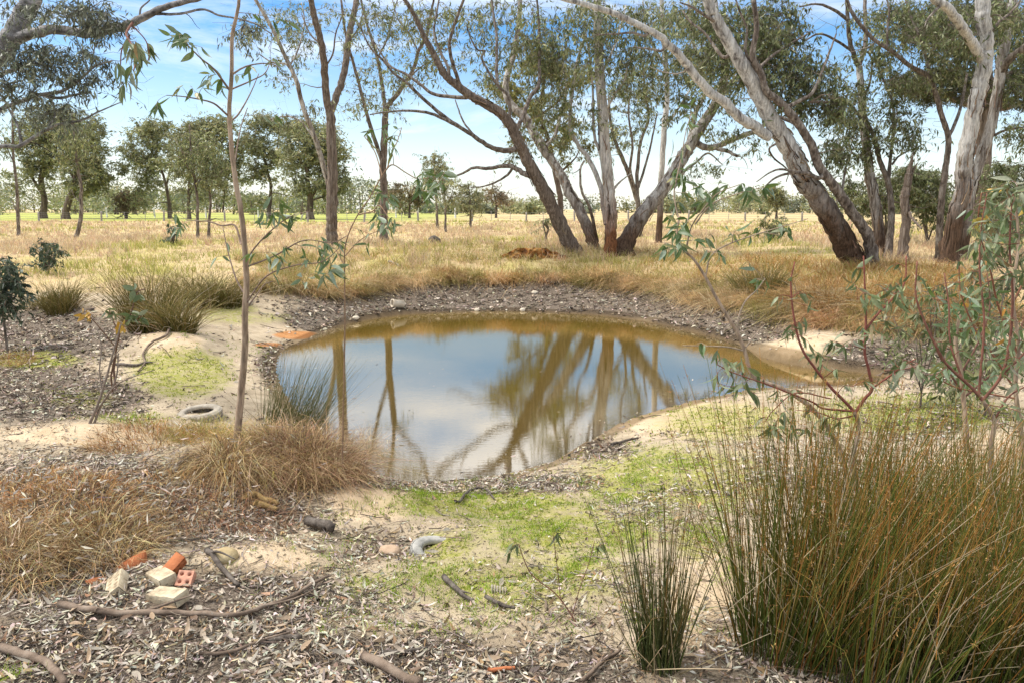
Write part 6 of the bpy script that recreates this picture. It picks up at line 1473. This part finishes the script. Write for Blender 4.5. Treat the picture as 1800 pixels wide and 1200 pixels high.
# ------------------------------------------------------------------ bricks, stones, tyres
def brick_mesh(name, mat, L=.215, W=.103, H=.07, holes=True, cut=None):
    """solid brick with real core holes through its two large faces; cut = fraction kept of the length"""
    if cut: L = L * cut
    mb = MB(); nxh = max(1, round(L / .046)); nyh = 2
    cw, ch = L / nxh, W / nyh; rh = .013
    a8 = np.linspace(0, 2 * np.pi, 8, endpoint=False) + np.pi / 8
    sq = np.array([(1, .414), (.414, 1), (-.414, 1), (-1, .414), (-1, -.414), (-.414, -1), (.414, -1), (1, -.414)])
    if holes:
        for i in range(nxh):
            for j in range(nyh):
                cx, cy = -L / 2 + cw * (i + .5), -W / 2 + ch * (j + .5)
                o = np.stack([cx + sq[:, 0] * cw / 2, cy + sq[:, 1] * ch / 2], -1); h = np.stack([cx + rh * np.cos(a8), cy + rh * np.sin(a8)], -1)
                c4 = np.array([(cx + sx * cw / 2, cy + sy * ch / 2) for sx, sy in ((1, 1), (-1, 1), (-1, -1), (1, -1))])
                for sgn in (1, -1):
                    z = np.full((8, 1), sgn * H / 2)
                    V = np.vstack([np.hstack([o, z]), np.hstack([h, z]), np.hstack([c4, z[:4]]), np.hstack([h, z * .2])])
                    k = np.arange(8); k1 = (k + 1) % 8
                    q = np.stack([k, k1, 8 + k1, 8 + k], -1); q2 = np.stack([8 + k, 8 + k1, 20 + k1, 20 + k], -1)
                    t = [(0, 16, 1), (2, 17, 3), (4, 18, 5), (6, 19, 7)] + [(20, 20 + m, 21 + m) for m in range(1, 7)]
                    mb.add(V, np.vstack([q, q2]), t)
    else:
        for sgn in (1, -1):
            g = np.array([(x, y, sgn * H / 2 + random.uniform(-.003, .003)) for y in np.linspace(-W / 2, W / 2, 4) for x in np.linspace(-L / 2, L / 2, 7)])
            ii = np.arange(28).reshape(4, 7); mb.add(g, np.stack([ii[:-1, :-1], ii[:-1, 1:], ii[1:, 1:], ii[1:, :-1]], -1).reshape(-1, 4))
    for A, B_ in (((-L / 2, -W / 2), (L / 2, -W / 2)), ((L / 2, -W / 2), (L / 2, W / 2)), ((L / 2, W / 2), (-L / 2, W / 2)), ((-L / 2, W / 2), (-L / 2, -W / 2))):
        s = np.linspace(0, 1, 6); zz = np.array([-H / 2, -H / 2 + .006, 0, H / 2 - .006, H / 2])
        rec = np.array([0, .002, .003, .002, 0]); nrm = np.array([B_[1] - A[1], A[0] - B_[0]]); nrm = nrm / np.linalg.norm(nrm)
        g = np.array([(A[0] + (B_[0] - A[0]) * f + nrm[0] * (e + random.uniform(-.0012, .0012) * (0 < f < 1)), A[1] + (B_[1] - A[1]) * f + nrm[1] * e, z) for z, e in zip(zz, rec) for f in s])
        ii = np.arange(30).reshape(5, 6); mb.add(g, np.stack([ii[:-1, :-1], ii[:-1, 1:], ii[1:, 1:], ii[1:, :-1]], -1).reshape(-1, 4))
    return mb.mesh(name, mat)
def place(name, me, label, px, py, rot, cat, group=None, dz=.0):
    g = ground_at(px, py)
    o = bpy.data.objects.new(name, me); COL.objects.link(o); o.location = (g[0], g[1], g[2] + dz); o.rotation_euler = tuple(R(v) for v in rot)
    return props(o, label, cat, group)
bg = 'bricks dumped in a pile on the leaf litter'
place('brick', brick_mesh('brick', M['brick_cream'], holes=False), 'upper smooth cream brick lying against the orange brick', 285, 1022, (8, -6, -42), 'brick', bg, .03)
place('brick', brick_mesh('brick', M['brick_cream'], L=.24, holes=False), 'lower pitted cream brick lying front-most in the pile', 296, 1056, (6, -8, -24), 'brick', bg, .03)
place('brick', brick_mesh('brick', M['brick_cream'], H=.07), 'cream brick with core holes lying at the left of the pile', 206, 1036, (35, 5, -68), 'brick', bg, .028)
place('brick', brick_mesh('brick', M['brick_red'], cut=.8), 'orange-red brick leaning on its side behind the smooth cream brick', 304, 1010, (-60, -32, 58), 'brick', bg, .05)
place('brick', brick_mesh('brick', M['brick_pink'], cut=.44), 'broken pink brick showing four core holes at the right of the pile', 327, 1026, (38, 6, 4), 'brick', bg, .028)
def wedge_mesh(name, mat, pts, top):
    mb = MB(); n = len(pts); a = np.array([(x, y, 0) for x, y in pts]); b = np.array([(x * .92, y * .92, z) for (x, y), z in zip(pts, top)])
    k = np.arange(n); k1 = (k + 1) % n
    mb.add(np.vstack([a, b, [[0, 0, np.mean(top)]]]), np.stack([k, k1, n + k1, n + k], -1), [(n + i, n + (i + 1) % n, 2 * n) for i in range(n)]); return mb.mesh(name, mat)
place('brick_fragment', wedge_mesh('brick_fragment', M['brick_red'], [(-.10, -.03), (.02, -.06), (.09, -.04), (.10, .05), (-.02, .05)], [.02, .05, .10, .12, .06]), 'wedge of broken orange brick at the top left of the pile', 229, 996, (0, 0, 0), 'brick', bg, -.01)
place('brick_fragment', wedge_mesh('brick_fragment', M['brick_red'], [(-.05, -.02), (.04, -.03), (.06, .02), (-.02, .04)], [.03, .04, .03, .02]), 'small red brick fragment half hidden left of the pile', 166, 1022, (0, 0, 15), 'brick', bg, -.005)

def rock(name, label, px, py, size, mat, sq=(1, .8, .6), cat='stone', group=None, sink=.25, n=(14, 10)):
    g = ground_at(px, py); U, V = np.meshgrid(np.linspace(0, 2 * np.pi, n[0], endpoint=False), np.linspace(-np.pi / 2, np.pi / 2, n[1]))
    d = np.stack([np.cos(V) * np.cos(U), np.cos(V) * np.sin(U), np.sin(V)], -1)
    dirs = norm(rng.normal(0, 1, (9, 3))); r = np.ones(d.shape[:2])
    for f in dirs: r = np.minimum(r, rng.uniform(.72, .92) / np.maximum(d @ f, .3))
    P = d * r[..., None] * size * np.array(sq); P[..., 2] += size * sq[2] * (1 - 2 * sink)
    ii = np.arange(n[0] * n[1]).reshape(n[1], n[0]); a = ii[:-1]; b = np.roll(a, -1, 1); c = ii[1:]; e = np.roll(c, -1, 1)
    mb = MB(); mb.add((P + g).reshape(-1, 3), np.stack([a, b, e, c], -1).reshape(-1, 4))
    o = mb.build(name, M[mat]); o.data.transform(Matrix.Translation(-Vector(g))); o.location = g
    return props(o, label, cat, group)
rock('rock', 'rounded yellow sandstone rock set in the bank above the bricks', 394, 980, .085, 'sandstone', (1.25, .9, .75), sink=.42)
rock('rock', 'small tan stone left of the half-buried tyre', 684, 972, .075, 'stone', (1.2, .9, .6))
for lab, px, py, s in (('pale stone on the far waterline left of centre', 838, 546, .08), ('pale stone on the far waterline right of centre', 919, 546, .09), ('whitish rock on the litter of the far bank', 940, 516, .10), ('small pale stone at the far left end of the waterline', 626, 561, .09), ('pale stone on the sandy spit below the moss', 437, 536, .10)):
    rock('shore_stone', lab, px, py, s, 'pale_stone', (1.2, .9, .7), group='stones on the far shore')
rock('mossy_stump', 'small dark stump in the far bank grass left of the clay face', 764, 428, .35, 'wood_dark', (1.0, .8, .8), cat='stump')
# cream clay pipe segment on the far shore
g = ground_at(700, 541); mb = MB(); th = np.linspace(0, 2 * np.pi, 20, endpoint=False)
prof = [(-.22, .15), (.2, .15), (.22, .17), (.26, .17), (.26, .125), (.2, .12), (-.22, .12)]
V = np.array([[(x, r * math.cos(t), r * math.sin(t)) for t in th] for x, r in prof]); ii = np.arange(len(prof) * 20).reshape(len(prof), 20); a = ii; b = np.roll(a, -1, 1); c = np.roll(ii, -1, 0); d = np.roll(c, -1, 1)
mb.add(V.reshape(-1, 3), np.stack([a, b, d, c], -1).reshape(-1, 4))
o = mb.build('clay_pipe', M['pale_stone'], smooth=True); o.location = (g[0], g[1], g[2] + .12); o.rotation_euler = (0, R(-8), R(215)); o.scale = (.8, .8, .8); props(o, 'short cream clay pipe lying on the litter of the far shore', 'pipe')

def tyre(name, label, px, py, Ro, wid, mat, rot, dz, treads=36):
    g = ground_at(px, py); root = empty(name, (g[0], g[1], g[2] + dz), label, 'tyre'); root.rotation_euler = tuple(R(v) for v in rot)
    Ri = Ro * .60; sec = []
    for k in range(20):
        t = 2 * math.pi * k / 20
        cx, cz = math.cos(t), math.sin(t)
        sx = abs(cx) ** .65 * math.copysign(1, cx); sz = abs(cz) ** .75 * math.copysign(1, cz)
        rr = (Ro + Ri) / 2 + (Ro - Ri) / 2 * sx
        sec.append((rr, wid / 2 * sz * (1.0 if cx > -.6 else .75)))
    sec = sec[:9] + sec[12:]           # open bead at the inner side
    inner = [(r - .012 if r > (Ro + Ri) / 2 else r + .004, z * .86) for r, z in reversed(sec)]
    ring = sec[9:] + sec[:9]
    inn = [((r - (Ro + Ri) / 2) * .84 + (Ro + Ri) / 2, z * .86) for r, z in reversed(ring)]
    pr = ring + inn; nS = 48; th = np.linspace(0, 2 * np.pi, nS, endpoint=False)
    V = np.array([[(r * math.cos(t), r * math.sin(t), z) for t in th] for r, z in pr]); V += rng.normal(0, .0015, V.shape)
    ii = np.arange(len(pr) * nS).reshape(len(pr), nS); a = ii; b = np.roll(a, -1, 1); c = np.roll(ii, -1, 0); d = np.roll(c, -1, 1)
    mb = MB(); mb.add(V.reshape(-1, 3), np.stack([a, b, d, c], -1).reshape(-1, 4))
    body = mb.mesh('carcass', M[mat], None, True); o = bpy.data.objects.new('carcass', body); COL.objects.link(o); o.parent = root
    mb = MB()
    for k in range(treads):
        for rowz, sk in ((-.27, .06), (0, -.03), (.27, .06)):
            t0 = 2 * math.pi * (k + .5 * (rowz == 0)) / treads; dt = 2 * math.pi / treads * .34
            v = [(rr * math.cos(t0 + s * dt + sk * zz), rr * math.sin(t0 + s * dt + sk * zz), zz) for rr in (Ro * .965, Ro * 1.012) for s in (-1, 1) for zz in (wid * (rowz - .11), wid * (rowz + .11))]
            mb.add(v, [(0, 1, 3, 2), (4, 6, 7, 5), (0, 4, 5, 1), (2, 3, 7, 6), (0, 2, 6, 4), (1, 5, 7, 3)])
    me = mb.mesh('tread', M[mat]); o = bpy.data.objects.new('tread', me); COL.objects.link(o); o.parent = root
    return root
tyre('old_tyre', 'whole weathered tyre lying flat on the moss left of the tan sapling', 352, 728, .30, .19, 'tyre', (3, -4, 20), -.02)
tyre('old_tyre', 'half-buried grey tyre sunk in grass in the foreground', 775, 966, .25, .15, 'tyre_grey', (3, 14, 12), -.068)
g = ground_at(877, 1040); root = empty('tyre_scrap', g, 'small ribbed scrap of black tyre poking from the foreground grass', 'tyre scrap')
for k in range(6):
    mb = MB(); x0 = g[0] - .045 + k * .018
    v = [(x0 + sx * .006, g[1] + sy, g[2] + z) for z, w_ in ((-.02, .03), (.05 - .004 * k, .012)) for sx in (-1, 1) for sy in (-w_, w_)]
    mb.add(v, [(0, 1, 3, 2), (4, 6, 7, 5), (0, 4, 5, 1), (2, 3, 7, 6), (0, 2, 6, 4), (1, 5, 7, 3)]); mb.build('tread_rib', M['tyre'], root)
